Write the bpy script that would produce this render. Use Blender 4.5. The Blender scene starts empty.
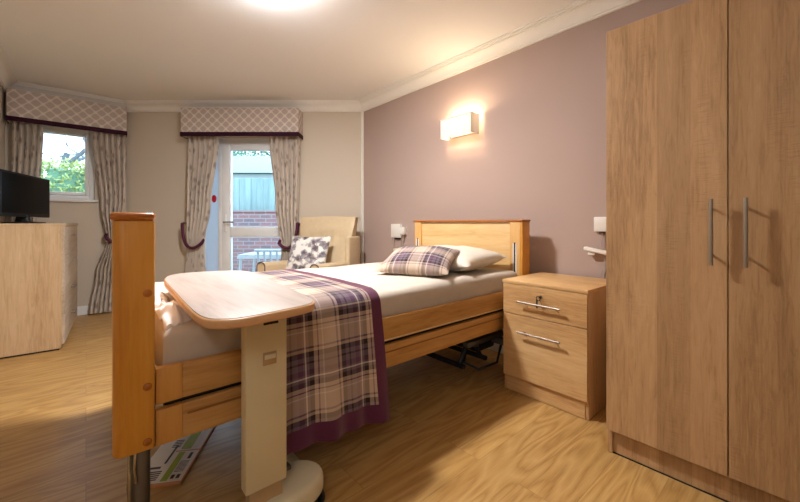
import bpy, bmesh, math, random
from mathutils import Matrix, Vector, noise
R = math.radians
C = bpy.context.scene.collection
S, K = math.sin(R(41.1)), math.cos(R(41.1))      # view direction across the room
BAY = R(-41.1)                                   # the chamfered garden-door wall is square to this
def bay(a, b, z=0.0): return Vector((b*S + a*K, b*K - a*S, z))   # a along the door wall, b away from the room's middle
def rgb(r, g, b):
    f = lambda c: (c/255/12.92) if c <= 10 else ((c/255+.055)/1.055)**2.4
    return (f(r), f(g), f(b), 1)

# ---------------------------------------------------------------- materials
class Nd:
    def __init__(s, name):
        s.m = bpy.data.materials.new(name); s.m.use_nodes = True
        s.t = s.m.node_tree; s.t.nodes.clear()
        s.out = s.t.nodes.new('ShaderNodeOutputMaterial')
    def n(s, typ, **kw):
        nd = s.t.nodes.new(typ)
        for k, v in kw.items():
            if k in nd.inputs: nd.inputs[k].default_value = v
            else: setattr(nd, k, v)
        return nd
    def l(s, a, b): s.t.links.new(a, b)
    def bsdf(s, col=None, rough=.5, metal=0, spec=.5, **kw):
        b = s.n('ShaderNodeBsdfPrincipled', Roughness=rough, Metallic=metal)
        b.inputs['Specular IOR Level'].default_value = spec
        for k, v in kw.items(): b.inputs[k.replace('_', ' ')].default_value = v
        if col is not None: b.inputs['Base Color'].default_value = col
        s.l(b.outputs[0], s.out.inputs[0]); return b
    def coord(s, kind='Object', scale=(1,1,1), rot=(0,0,0)):
        tc = s.n('ShaderNodeTexCoord'); mp = s.n('ShaderNodeMapping')
        mp.inputs['Scale'].default_value = scale; mp.inputs['Rotation'].default_value = rot
        s.l(tc.outputs[kind], mp.inputs[0]); return mp.outputs[0]
    def noise(s, vec, scale, detail=4, rough=.5, dist=0):
        q = s.n('ShaderNodeTexNoise', Scale=scale, Detail=detail, Roughness=rough, Distortion=dist)
        s.l(vec, q.inputs['Vector']); return q.outputs['Fac']
    def ramp(s, fac, stops, interp='LINEAR'):
        r = s.n('ShaderNodeValToRGB'); r.color_ramp.interpolation = interp
        e = r.color_ramp.elements
        while len(e) < len(stops): e.new(.5)
        for i, (p, c) in enumerate(stops): e[i].position = p; e[i].color = c
        s.l(fac, r.inputs[0]); return r.outputs[0]
    def mix(s, fac, a, b, mode='MIX'):
        q = s.n('ShaderNodeMix', data_type='RGBA', blend_type=mode)
        for v, i in ((fac, 0), (a, 6), (b, 7)):
            if isinstance(v, (int, float, tuple)): q.inputs[i].default_value = v
            else: s.l(v, q.inputs[i])
        return q.outputs[2]
    def math(s, op, a, b=0.0, c=0.0):
        q = s.n('ShaderNodeMath', operation=op)
        for i, v in enumerate((a, b, c)):
            if isinstance(v, (int, float)): q.inputs[i].default_value = v
            else: s.l(v, q.inputs[i])
        return q.outputs[0]
    def bump(s, b, h, strength=.1, dist=.01):
        q = s.n('ShaderNodeBump', Strength=strength, Distance=dist)
        s.l(h, q.inputs['Height']); s.l(q.outputs[0], b.inputs['Normal'])

def plain(name, col, rough=.5, metal=0, spec=.5, bump=0, bscale=60, **kw):
    s = Nd(name); b = s.bsdf(None, rough, metal, spec, **kw)
    v = s.coord(); f = s.noise(v, bscale if bump else 6, 3)
    dk = tuple(c*.93 for c in col[:3]) + (1,)
    s.l(s.ramp(f, [(.3, dk), (.7, col)]), b.inputs['Base Color'])
    if bump: s.bump(b, f, bump)
    return s.m

def wood(name, dark, mid, light, axis='Z', rough=.45, fine=1.0, band=9.0, bump=.08, seed=0, board=.0):
    s = Nd(name); b = s.bsdf(None, rough)
    ax = 'XYZ'.index(axis)
    sc = [1, 1, 1]; sc[ax] = .10
    v = s.coord('Object', tuple(sc))
    add = s.n('ShaderNodeVectorMath', operation='ADD'); add.inputs[1].default_value = (seed*3.1, seed*1.7, seed*2.3)
    s.l(v, add.inputs[0]); v = add.outputs[0]
    big = s.noise(v, band*.8, 3, .5, 1.2)
    grain = s.noise(v, 75*fine, 8, .7, .8)
    sc2 = [1, 1, 1]; sc2[ax] = .02
    v2 = s.coord('Object', tuple(sc2)); pore = s.noise(v2, 230*fine, 3, .6)
    f = s.math('ADD', s.math('MULTIPLY', big, .45), s.math('MULTIPLY', grain, .40))
    f = s.math('ADD', f, s.math('MULTIPLY', pore, .15))
    col = s.ramp(f, [(.36, dark), (.50, mid), (.64, light)])
    if board:
        sm = s.noise(s.coord('Object', (22, 22, 260)), 1.0, 2); pm = s.noise(s.coord('Object', (9, 9, 3.5)), 1.0, 3)
        sm = s.ramp(s.math('MULTIPLY', s.ramp(sm, [(.5,(0,0,0,1)),(.62,(1,1,1,1))]), s.ramp(pm, [(.5,(0,0,0,1)),(.65,(1,1,1,1))])), [(0,(1,1,1,1)),(1,(.87,.85,.83,1))])
        col = s.mix(1.0, col, sm, 'MULTIPLY')
    if board:                                             # glued-up staves of slightly different tone
        oth = 'Y' if axis != 'Y' else 'X'
        sp = s.n('ShaderNodeSeparateXYZ'); tc = s.n('ShaderNodeTexCoord'); s.l(tc.outputs['Object'], sp.inputs[0])
        q = s.math('FLOOR', s.math('MULTIPLY', sp.outputs['XYZ'.index(oth)], 1/board))
        wn = s.n('ShaderNodeTexWhiteNoise', noise_dimensions='1D'); s.l(q, wn.inputs['W'])
        tone = s.ramp(wn.outputs[0], [(0, (.82,.80,.78,1)), (1, (1.1,1.1,1.1,1))])
        col = s.mix(1.0, col, tone, 'MULTIPLY')
    s.l(col, b.inputs['Base Color']); s.bump(b, grain, bump, .003)
    return s.m

def floor_mat():
    s = Nd('floor_oak_vinyl'); b = s.bsdf(None, .36, 0, .45)
    v = s.coord('Object')
    br = s.n('ShaderNodeTexBrick'); s.l(v, br.inputs['Vector'])
    br.offset = .37; br.inputs['Scale'].default_value = 1; br.inputs['Brick Width'].default_value = 1.25
    br.inputs['Row Height'].default_value = .185; br.inputs['Mortar Size'].default_value = .0012
    br.inputs['Color1'].default_value = (0,0,0,1); br.inputs['Color2'].default_value = (1,1,1,1)
    br.inputs['Mortar'].default_value = (.4,.4,.4,1)
    tone = s.ramp(br.outputs['Color'], [(0, (.90,.88,.86,1)), (1, (1.05,1.05,1.04,1))])
    off = s.n('ShaderNodeVectorMath', operation='MULTIPLY_ADD'); s.l(br.outputs['Color'], off.inputs[0])
    off.inputs[1].default_value = (3, 7, 5); 
    s.l(s.coord('Object', (.16, 1, 1)), off.inputs[2])
    ring = s.noise(off.outputs[0], 5.5, 2, .5, .4)
    w = s.math('FRACT', s.math('MULTIPLY', ring, 13))
    w = s.math('ABSOLUTE', s.math('SUBTRACT', w, .5))
    fine = s.noise(s.coord('Object', (.06, 1, 1)), 160, 4, .6)
    f = s.math('ADD', s.math('MULTIPLY', w, .75), s.math('MULTIPLY', fine, .6))
    col = s.ramp(f, [(.2, rgb(158,116,62)), (.45, rgb(182,142,84)), (.75, rgb(198,160,102))])
    col = s.mix(1.0, col, tone, 'MULTIPLY')
    col = s.mix(s.math('MULTIPLY', br.outputs['Fac'], .5), col, rgb(120,85,45))
    s.l(col, b.inputs['Base Color']); s.bump(b, f, .05, .002)
    return s.m

def paint(name, col, var=.03, rough=.85):
    s = Nd(name); b = s.bsdf(None, rough, 0, .25)
    f = s.noise(s.coord(), 350, 3)
    lo = tuple(c*(1-var) for c in col[:3]) + (1,)
    s.l(s.ramp(f, [(.3, lo), (.7, col)]), b.inputs['Base Color']); s.bump(b, f, .04, .002)
    return s.m

def stripes(s, x, period, stops):
    f = s.math('FRACT', s.math('MULTIPLY', x, 1/period))
    return s.ramp(f, stops, 'CONSTANT')
def tartan(name, period, warm=True):
    s = Nd(name); b = s.bsdf(None, .9, 0, .15, Sheen_Weight=.3)
    tc = s.n('ShaderNodeTexCoord'); sp = s.n('ShaderNodeSeparateXYZ'); s.l(tc.outputs['UV'], sp.inputs[0])
    cr, dk, gr, pu, wh = rgb(198,176,158), rgb(44,30,38), rgb(110,94,108), rgb(88,54,84), rgb(226,214,204)
    st = [(0, cr), (.17, gr), (.20, cr), (.25, dk), (.33, gr), (.40, dk), (.43, gr), (.52, pu), (.60, gr), (.63, wh), (.655, gr), (.70, dk), (.78, cr), (.84, pu), (.86, cr), (.92, wh), (.94, cr)]
    a = stripes(s, sp.outputs[0], period, st); c = stripes(s, sp.outputs[1], period, st)
    tw = s.math('FRACT', s.math('MULTIPLY', s.math('ADD', sp.outputs[0], sp.outputs[1]), 260))
    m = s.math('ADD', .42, s.math('MULTIPLY', tw, .16))
    col = s.mix(m, a, c)
    s.l(col, b.inputs['Base Color']); s.bump(b, tw, .15, .001)
    return s.m

def lattice(name, base, line, motif, p):
    """ogee trellis with a leafy motif, woven into the pelmet cloth; UV in metres"""
    s = Nd(name); b = s.bsdf(None, .9, 0, .15)
    tc = s.n('ShaderNodeTexCoord'); sp = s.n('ShaderNodeSeparateXYZ'); s.l(tc.outputs['UV'], sp.inputs[0])
    u = s.math('MULTIPLY', sp.outputs[0], 2*math.pi/p); v = s.math('MULTIPLY', sp.outputs[1], 2*math.pi/(p*.95))
    f = s.math('ADD', s.math('COSINE', u), s.math('COSINE', v))
    f = s.math('ABSOLUTE', f)
    n = s.noise(s.coord('UV'), 120, 2)
    col = s.ramp(s.math('ADD', f, s.math('MULTIPLY', s.math('SUBTRACT', n, .5), .35)), [(0, line), (.2, line), (.3, base), (.62, base), (.72, motif), (1, motif)])
    s.l(col, b.inputs['Base Color']); return s.m

def curtain_mat(name):
    s = Nd(name); b = s.bsdf(None, .9, 0, .15)
    v = s.coord('UV', (1, .6, 1)); vo = s.n('ShaderNodeTexVoronoi', Scale=17.0); s.l(v, vo.inputs['Vector'])
    n = s.noise(v, 60, 3)
    f = s.math('ADD', vo.outputs['Distance'], s.math('MULTIPLY', n, .25))
    col = s.ramp(f, [(.30, rgb(176,160,150)), (.42, rgb(200,186,174)), (.56, rgb(224,212,200))])
    b2 = s.n('ShaderNodeBsdfTranslucent'); s.l(col, b2.inputs[0]); s.l(col, b.inputs['Base Color'])
    mx = s.n('ShaderNodeMixShader'); mx.inputs[0].default_value = .28
    s.l(b.outputs[0], mx.inputs[1]); s.l(b2.outputs[0], mx.inputs[2]); s.l(mx.outputs[0], s.out.inputs[0])
    return s.m

def floral(name):
    s = Nd(name); b = s.bsdf(None, .9, 0, .15)
    v = s.coord('UV'); vo = s.n('ShaderNodeTexVoronoi', Scale=16.0, feature='SMOOTH_F1'); s.l(v, vo.inputs['Vector'])
    n = s.noise(v, 22, 3, .6, 1.0)
    f = s.math('ADD', s.math('MULTIPLY', vo.outputs['Distance'], .6), s.math('MULTIPLY', n, .7))
    n2 = s.noise(v, 7, 2)
    c1 = s.ramp(f, [(.40, rgb(84,80,104)), (.60, rgb(140,140,156)), (.70, rgb(222,220,218))])
    c2 = s.ramp(f, [(.40, rgb(110,92,84)), (.56, rgb(160,150,142)), (.66, rgb(228,224,218))])
    s.l(s.mix(n2, c1, c2), b.inputs['Base Color']); return s.m

def glass_mat():
    s = Nd('window_glass'); tr = s.n('ShaderNodeBsdfTransparent', Color=(.93,.97,.98,1)); g = s.n('ShaderNodeBsdfGlossy', Roughness=.02)
    fr = s.n('ShaderNodeFresnel', IOR=1.45); mx = s.n('ShaderNodeMixShader')
    s.l(fr.outputs[0], mx.inputs[0]); s.l(tr.outputs[0], mx.inputs[1]); s.l(g.outputs[0], mx.inputs[2]); s.l(mx.outputs[0], s.out.inputs[0])
    return s.m
def frosted_mat():
    s = Nd('frosted_side_light'); d = s.n('ShaderNodeBsdfDiffuse', Color=rgb(222,230,238)); t = s.n('ShaderNodeBsdfTranslucent', Color=rgb(190,205,215))
    f = s.noise(s.coord(), 200, 2); mx = s.n('ShaderNodeMixShader'); q = s.n('ShaderNodeBump', Strength=.2, Distance=.002)
    s.l(f, q.inputs['Height']); s.l(q.outputs[0], d.inputs['Normal']); mx.inputs[0].default_value = .45
    s.l(d.outputs[0], mx.inputs[1]); s.l(t.outputs[0], mx.inputs[2]); s.l(mx.outputs[0], s.out.inputs[0]); return s.m
def emit(name, col, st):
    s = Nd(name); e = s.n('ShaderNodeEmission', Color=col, Strength=st); s.l(e.outputs[0], s.out.inputs[0]); return s.m
def shade_mat():
    s = Nd('lamp_ribbed_fabric'); d = s.n('ShaderNodeBsdfDiffuse', Color=rgb(246,242,236)); t = s.n('ShaderNodeBsdfTranslucent', Color=rgb(255,250,242))
    sp = s.n('ShaderNodeSeparateXYZ'); s.l(s.coord(), sp.inputs[0])
    w = s.math('SINE', s.math('MULTIPLY', sp.outputs[1], 900)); q = s.n('ShaderNodeBump', Strength=.3, Distance=.002)
    s.l(w, q.inputs['Height']); s.l(q.outputs[0], d.inputs['Normal'])
    mx = s.n('ShaderNodeMixShader'); mx.inputs[0].default_value = .1
    s.l(d.outputs[0], mx.inputs[1]); s.l(t.outputs[0], mx.inputs[2]); s.l(mx.outputs[0], s.out.inputs[0]); return s.m
def brick_mat():
    s = Nd('garden_brick'); b = s.bsdf(None, .9)
    br = s.n('ShaderNodeTexBrick'); s.l(s.coord('UV'), br.inputs['Vector'])
    br.inputs['Scale'].default_value = 1; br.inputs['Brick Width'].default_value = .23; br.inputs['Row Height'].default_value = .078
    br.inputs['Mortar Size'].default_value = .008; br.inputs['Color1'].default_value = rgb(124,88,90); br.inputs['Color2'].default_value = rgb(98,84,90); br.inputs['Mortar'].default_value = rgb(128,126,130)
    s.l(br.outputs[0], b.inputs['Base Color']); return s.m

M = {}
M['floor'] = floor_mat()
M['mauve'] = paint('mauve_wall_paint', rgb(180,158,149))
M['beige'] = paint('beige_wall_paint', rgb(209,197,181))
M['ceil'] = paint('ceiling_paint', rgb(246,245,245), .01)
M['cornice'] = paint('cornice_paint', rgb(240,236,230), .01, .6)
M['white'] = paint('white_gloss_paint', rgb(236,236,236), .01, .4)
M['upvc'] = plain('white_upvc', rgb(240,244,248), .3)
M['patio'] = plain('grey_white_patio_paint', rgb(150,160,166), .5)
M['glass'] = glass_mat()
M['frosted'] = frosted_mat()
M['sonoma'] = wood('sonoma_oak', rgb(140,105,70), rgb(178,140,99), rgb(195,158,118), 'Z', .5, 1, 7, board=.105)
M['sonoma2'] = wood('sonoma_oak_light', rgb(160,118,76), rgb(196,156,110), rgb(212,176,132), 'Z', .5, 1, 7, seed=3)
M['sonoma_y'] = wood('sonoma_oak_drawer', rgb(176,132,84), rgb(206,164,112), rgb(220,184,134), 'Y', .5, 1, 7, seed=5)
M['chest'] = wood('chest_oak', rgb(172,140,104), rgb(202,172,134), rgb(216,190,156), 'Z', .5, .8, 8, seed=8)
M['chest_y'] = wood('chest_drawer_oak', rgb(160,140,120), rgb(194,174,152), rgb(206,190,170), 'Y', .5, .8, 8, seed=8)
M['beech'] = wood('honey_beech', rgb(188,122,36), rgb(206,142,50), rgb(214,152,64), 'Z', .4, .7, 12, .03)
M['beech_cap'] = wood('beech_cap', rgb(150,84,24), rgb(172,100,32), rgb(188,114,42), 'Y', .35, .7, 12, .03)
M['panel_y'] = wood('headboard_oak', rgb(196,156,100), rgb(218,180,124), rgb(228,194,142), 'Y', .45, .8, 8, seed=2)
M['panel_post'] = wood('headboard_post', rgb(196,150,90), rgb(212,166,104), rgb(220,176,116), 'Z', .4, .7, 12)
M['rail'] = wood('rail_oak', rgb(158,110,54), rgb(188,140,78), rgb(204,158,96), 'X', .45, .8, 12, seed=4)
M['rail_end'] = wood('rail_end_beech', rgb(190,132,60), rgb(206,150,76), rgb(214,160,86), 'Z', .4, .6, 10)
M['rail_highlight'] = wood('rail_painted_highlight', rgb(206,172,124), rgb(220,188,142), rgb(230,200,156), 'X', .35, .6, 12)  # pale tone paints in a highlight along the upper rail's lower edge
M['rail_dark'] = wood('rail_groove', rgb(120,78,36), rgb(140,94,46), rgb(150,104,54), 'X', .5, .6, 12)
M['tabletop'] = wood('table_maple', rgb(158,143,136), rgb(176,162,155), rgb(186,173,167), 'Y', .45, .6, 12, .02)
M['tableedge'] = wood('table_edge_beech', rgb(196,150,106), rgb(210,164,120), rgb(218,174,132), 'X', .35, .6, 12, .02)
M['cream'] = plain('cream_powder_coat', rgb(214,202,166), .45)
M['cream_plastic'] = plain('cream_plastic', rgb(214,206,178), .5)
M['steel'] = plain('brushed_steel', rgb(160,150,138), .45, .9)
M['tanmetal'] = plain('tan_column', rgb(176,150,112), .5, .2)
M['chrome'] = plain('satin_chrome', rgb(190,190,192), .2, 1)
M['dark'] = plain('dark_metal', rgb(38,38,42), .5, .3)
M['greymetal'] = plain('grey_metal', rgb(120,118,118), .4, .8)
M['rubber'] = plain('black_rubber', rgb(22,22,22), .6)
M['slot_shade'] = plain('slot_and_shade_black', rgb(26,20,16), .8)  # black for slots and for painted shade strips under wardrobe and chest
M['sheet'] = plain('cream_sheet', rgb(202,192,180), .9, 0, .15, .12, 14)
M['white_sheet'] = plain('white_sheet', rgb(240,238,238), .9, 0, .15, .12, 14)
M['pillow'] = plain('white_pillowcase', rgb(220,212,200), .9, 0, .15, .15, 12)
M['tartan'] = tartan('tartan_throw', .245)
M['tartan2'] = tartan('tartan_cushion', .20)
M['plum'] = plain('plum_border', rgb(94,42,72), .85, 0, .15, .1, 90, Sheen_Weight=.3)
M['plum_dark'] = plain('plum_braid', rgb(52,16,38), .8, 0, .2, .1, 120)
M['plum_cord'] = plain('plum_tieback', rgb(84,30,58), .6, 0, .3, .1, 120)
M['pelmet'] = lattice('pelmet_trellis', rgb(200,187,178), rgb(222,212,203), rgb(188,174,165), .10)
M['curtain'] = curtain_mat('curtain_cloth')
M['floral'] = floral('floral_cushion')
M['chair'] = plain('cream_leatherette', rgb(210,188,154), .55, 0, .4, .05, 30)
M['piping'] = plain('dark_piping', rgb(88,72,66), .6)
M['tv'] = plain('tv_black_plastic', rgb(12,12,14), .4, 0, .2)
M['screen'] = plain('tv_screen', rgb(7,6,6), .35, 0, .06)
M['plastic'] = plain('white_plastic', rgb(232,228,222), .4)
M['cable'] = plain('grey_cable', rgb(176,160,152), .5)
M['red'] = plain('red_sticker', rgb(205,22,38), .5)
M['paper'] = plain('booklet_paper', rgb(226,216,200), .6)
M['lime'] = plain('booklet_green', rgb(150,164,30), .6)
M['ink'] = plain('booklet_ink', rgb(60,40,40), .6)
M['orange'] = plain('booklet_edge', rgb(200,140,90), .6)
M['shade'] = shade_mat()
M['opal'] = emit('opal_diffuser', (.96,.98,1,1), 84.0)
M['globe'] = emit('fill_globe_glow', (1,.96,.91,1), 24.0)  # glow of the added fill lamp
M['bulb'] = emit('lamp_bulb', (1,.80,.55,1), 6.0)
M['grass'] = plain('lawn', rgb(110,130,70), .95, bump=.3, bscale=40)
M['paving'] = plain('patio_paving', rgb(150,146,140), .9, bump=.2, bscale=20)
M['leaf'] = plain('hedge_leaf', rgb(140,156,92), .6, bscale=3)
M['leaf2'] = plain('tree_leaf', rgb(88,132,104), .6)
M['bark'] = plain('tree_bark', rgb(84,92,98), .9, bump=.3)
M['fence'] = wood('fence_board', rgb(96,122,124), rgb(118,142,142), rgb(136,158,156), 'Z', .8, .5, 6)
M['brick'] = brick_mat()
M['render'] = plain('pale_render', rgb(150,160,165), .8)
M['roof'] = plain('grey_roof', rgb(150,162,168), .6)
M['winglass'] = plain('house_glass', rgb(70,84,96), .15)

# ---------------------------------------------------------------- mesh helpers
def new(): return bmesh.new()
def merge(bm, tmp):
    me = bpy.data.meshes.new('t'); tmp.to_mesh(me); tmp.free(); bm.from_mesh(me); bpy.data.meshes.remove(me)
def box(bm, lo, hi, bev=0, seg=2, mat=0, mx=None):
    t = bmesh.new(); bmesh.ops.create_cube(t, size=1)
    lo, hi = Vector(lo), Vector(hi); d = hi-lo; c = (hi+lo)/2
    for v in t.verts: v.co = Vector((v.co.x*d.x, v.co.y*d.y, v.co.z*d.z)) + c
    if bev: bmesh.ops.bevel(t, geom=list(t.edges), offset=min(bev, min(d)/2.1), segments=seg, profile=.5, affect='EDGES')
    if mx: bmesh.ops.transform(t, matrix=mx, verts=t.verts)
    for f in t.faces: f.material_index = mat
    merge(bm, t); return bm
def frames(pts):
    out = []
    up = Vector((0,0,1))
    for i, p in enumerate(pts):
        d = (pts[min(i+1, len(pts)-1)] - pts[max(i-1, 0)]).normalized()
        a = d.cross(up)
        if a.length < 1e-3: a = d.cross(Vector((1,0,0)))
        a.normalize(); b = a.cross(d).normalized()
        if out and a.dot(out[-1][0]) < 0: a, b = -a, -b
        out.append((a, b))
    return out
def tube(bm, pts, r, seg=10, mat=0, cap=True, flat=1.0, closed=False):
    pts = [Vector(p) for p in pts]; fr = frames(pts)
    rs = r if isinstance(r, (list, tuple)) else [r]*len(pts)
    rings = []
    for p, (a, b), q in zip(pts, fr, rs):
        rings.append([bm.verts.new(p + a*math.cos(2*math.pi*k/seg)*q + b*math.sin(2*math.pi*k/seg)*q*flat) for k in range(seg)])
    prs = list(zip(rings, rings[1:])) + ([(rings[-1], rings[0])] if closed else [])
    for A, B in prs:
        for k in range(seg):
            f = bm.faces.new((A[k], A[(k+1) % seg], B[(k+1) % seg], B[k])); f.material_index = mat
    if cap and not closed:
        for q in (rings[0][::-1], rings[-1]): f = bm.faces.new(q); f.material_index = mat
    return bm
def lathe(bm, prof, c=(0,0,0), seg=24, mx=None, mat=0):
    t = bmesh.new(); rings = []
    for r, z in prof: rings.append([t.verts.new((r*math.cos(2*math.pi*k/seg), r*math.sin(2*math.pi*k/seg), z)) for k in range(seg)])
    for A, B in zip(rings, rings[1:]):
        for k in range(seg): t.faces.new((A[k], A[(k+1) % seg], B[(k+1) % seg], B[k]))
    t.faces.new(rings[0][::-1]); t.faces.new(rings[-1])
    if mx: bmesh.ops.transform(t, matrix=mx, verts=t.verts)
    bmesh.ops.translate(t, vec=Vector(c), verts=t.verts)
    for f in t.faces: f.material_index = mat
    merge(bm, t); return bm
def prism(bm, poly, z0, z1, bev=0, mat=0, mx=None, seg=2):
    t = bmesh.new(); lo = [t.verts.new((x, y, z0)) for x, y in poly]; hi = [t.verts.new((x, y, z1)) for x, y in poly]
    n = len(poly); t.faces.new(lo[::-1]); top = t.faces.new(hi)
    for k in range(n): t.faces.new((lo[k], lo[(k+1) % n], hi[(k+1) % n], hi[k]))
    bmesh.ops.recalc_face_normals(t, faces=t.faces)
    if bev:
        es = [e for e in t.edges if abs(e.verts[0].co.z-e.verts[1].co.z) < 1e-6]
        bmesh.ops.bevel(t, geom=es, offset=bev, segments=seg, profile=.5, affect='EDGES')
    if mx: bmesh.ops.transform(t, matrix=mx, verts=t.verts)
    for f in t.faces: f.material_index = mat
    merge(bm, t); return bm
def grid(bm, nu, nv, fn, uvfn=None, matfn=None):
    uvl = bm.loops.layers.uv.verify(); V = [[bm.verts.new(fn(i/nu, j/nv)) for j in range(nv+1)] for i in range(nu+1)]
    for i in range(nu):
        for j in range(nv):
            f = bm.faces.new((V[i][j], V[i+1][j], V[i+1][j+1], V[i][j+1]))
            for lp, (a, b) in zip(f.loops, ((i,j),(i+1,j),(i+1,j+1),(i,j+1))):
                lp[uvl].uv = uvfn(a/nu, b/nv) if uvfn else (a/nu, b/nv)
            if matfn: f.material_index = matfn((i+.5)/nu, (j+.5)/nv)
    return bm
def solidify(bm, th):
    bmesh.ops.recalc_face_normals(bm, faces=bm.faces)
    bmesh.ops.solidify(bm, geom=list(bm.faces), thickness=th); return bm
ROOT = {}
def obj(name, bm, mat, parent=None, origin=None, local=False, smooth=40, wn=True):
    """one mesh object; world-space shapes are brought into the parent's frame unless local"""
    me = bpy.data.meshes.new(name)
    if wn: bmesh.ops.recalc_face_normals(bm, faces=bm.faces)
    loc = Vector((0,0,0))
    if parent is None:
        if origin is None:
            xs = [v.co for v in bm.verts]
            loc = Vector(((min(p.x for p in xs)+max(p.x for p in xs))/2, (min(p.y for p in xs)+max(p.y for p in xs))/2, min(p.z for p in xs)))
        else: loc = Vector(origin)
        bmesh.ops.translate(bm, vec=-loc, verts=bm.verts)
    elif not local:
        bmesh.ops.transform(bm, matrix=ROOT[parent.name].inverted(), verts=bm.verts)
    bm.to_mesh(me); bm.free()
    for m in (mat if isinstance(mat, (list, tuple)) else [mat]): me.materials.append(m)
    for p in me.polygons: p.use_smooth = True
    me.set_sharp_from_angle(angle=R(smooth))
    o = bpy.data.objects.new(name, me); C.objects.link(o)
    if parent is None: o.location = loc; ROOT[o.name] = Matrix.Translation(loc)
    else: o.parent = parent; ROOT[o.name] = ROOT[parent.name]
    return o
def tag(o, label, cat, group=None):
    o['label'] = label; o['category'] = cat
    if group: o['group'] = group
    return o
def thing(name, label, cat, loc=(0,0,0), rotz=0, group=None):
    o = bpy.data.objects.new(name, None); C.objects.link(o); o.empty_display_size = .05
    o.location = loc; o.rotation_euler = (0,0,rotz)
    ROOT[o.name] = Matrix.Translation(Vector(loc)) @ Matrix.Rotation(rotz, 4, 'Z')
    return tag(o, label, cat, group)
def struct(name, bm, mat, parent=None, **kw):
    o = obj(name, bm, mat, parent, **kw)
    if parent is None: o['kind'] = 'structure'
    return o
def structroot(name, loc, rotz=0):
    o = bpy.data.objects.new(name, None); C.objects.link(o); o.location = loc; o.rotation_euler = (0,0,rotz)
    o['kind'] = 'structure'; ROOT[o.name] = Matrix.Translation(Vector(loc)) @ Matrix.Rotation(rotz, 4, 'Z'); return o
def uvbox(bm):
    """metre UVs from the dominant normal"""
    uvl = bm.loops.layers.uv.verify(); bm.normal_update()
    for f in bm.faces:
        n = f.normal; k = max(range(3), key=lambda i: abs(n[i]))
        for lp in f.loops:
            p = lp.vert.co; lp[uvl].uv = ((p.y, p.z) if k == 0 else (p.x, p.z) if k == 1 else (p.x, p.y))
    return bm
def pillow_bm(w, d, h, bulge=2.6, n=26, uv=1.0, wr=.004, seed=0):
    bm = new(); uvl = bm.loops.layers.uv.verify()
    def pt(i, j, s):
        u, v = 2*i/n-1, 2*j/n-1
        e = (max(0, 1-abs(u)**bulge)*max(0, 1-abs(v)**bulge))**.55
        pin = 1-.07*(1-abs(v)**2)*0 - .0
        x = u*w/2*(1-.06*(1-abs(u)**1)*0)*(1-.05*(1-v*v)*abs(u)**3); y = v*d/2*(1-.06*(1-u*u)*abs(v)**3)
        z = s*h/2*e + wr*noise.noise(Vector((x*14+seed, y*14, s)))*e
        return Vector((x, y, z))
    top = [[bm.verts.new(pt(i,j,1)) for j in range(n+1)] for i in range(n+1)]
    bot = [[top[i][j] if i in (0,n) or j in (0,n) else bm.verts.new(pt(i,j,-1)) for j in range(n+1)] for i in range(n+1)]
    for G, rv in ((top, 0), (bot, 1)):
        for i in range(n):
            for j in range(n):
                q = [(i,j),(i+1,j),(i+1,j+1),(i,j+1)]
                if rv: q.reverse()
                f = bm.faces.new([G[a][b] for a, b in q])
                for lp, (a, b) in zip(f.loops, q): lp[uvl].uv = (a/n*w*uv, b/n*d*uv)
    return bm
def smooth_poly(pts, it=2):
    for _ in range(it):
        q = []
        for i in range(len(pts)):
            a, b = Vector(pts[i]), Vector(pts[(i+1) % len(pts)])
            q += [a*.75+b*.25, a*.25+b*.75]
        pts = [tuple(p) for p in q]
    return pts

# ---------------------------------------------------------------- room shell
H = 2.39; CX = 2.42; WY = 5.22; LX = -.6
corner_r = bay(-.1014*4.165, 4.165); corner_l = bay(-.7597*4.165, 4.165)
near, far_l = -2.3, -2.6
poly = [(CX, near), (CX, corner_r.y), (corner_l.x, WY), (LX, WY), (LX, 3.45), (far_l, 3.45), (far_l, near)]
def slab(z0, z1, grow):
    bm = new(); P = [(CX+grow, near-grow), (CX+grow, corner_r.y+grow*.4), (corner_l.x+grow*.4, WY+grow), (LX-grow, WY+grow), (LX-grow, 3.45+grow), (far_l-grow, 3.45+grow), (far_l-grow, near-grow)]
    return prism(bm, P, z0, z1)
struct('floor', slab(-.1, 0, .12), M['floor'], origin=(0,0,0))
struct('ceiling', slab(H, H+.1, .12), M['ceil'], origin=(0,0,H))
T = .12
struct('wall_right', box(new(), (CX, near-T, 0), (CX+T, corner_r.y+.05, H)), M['mauve'], origin=(CX,0,0))
struct('wall_near', box(new(), (far_l, near-T, 0), (CX, near, H)), M['beige'])
struct('wall_far_left', box(new(), (far_l-T, near, 0), (far_l, 3.45, H)), M['beige'])
struct('wall_return', box(new(), (far_l-T, 3.45, 0), (LX-T, 3.45+T, H)), M['beige'])
struct('wall_left', box(new(), (LX-T, 3.45, 0), (LX, WY+T, H)), M['beige'])
# window wall (plane Y = WY) with an opening
wx0, wx1, wz0, wz1 = -.52, .075, 1.25, 2.03
bm = new()
box(bm, (LX, WY, 0), (wx0, WY+T+.06, H)); box(bm, (wx1, WY, 0), (corner_l.x+.04, WY+T+.06, H))
box(bm, (wx0, WY, 0), (wx1, WY+T+.06, wz0)); box(bm, (wx0, WY, wz1), (wx1, WY+T+.06, H))
struct('wall_window', bm, M['beige'], origin=(0,WY,0))
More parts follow.
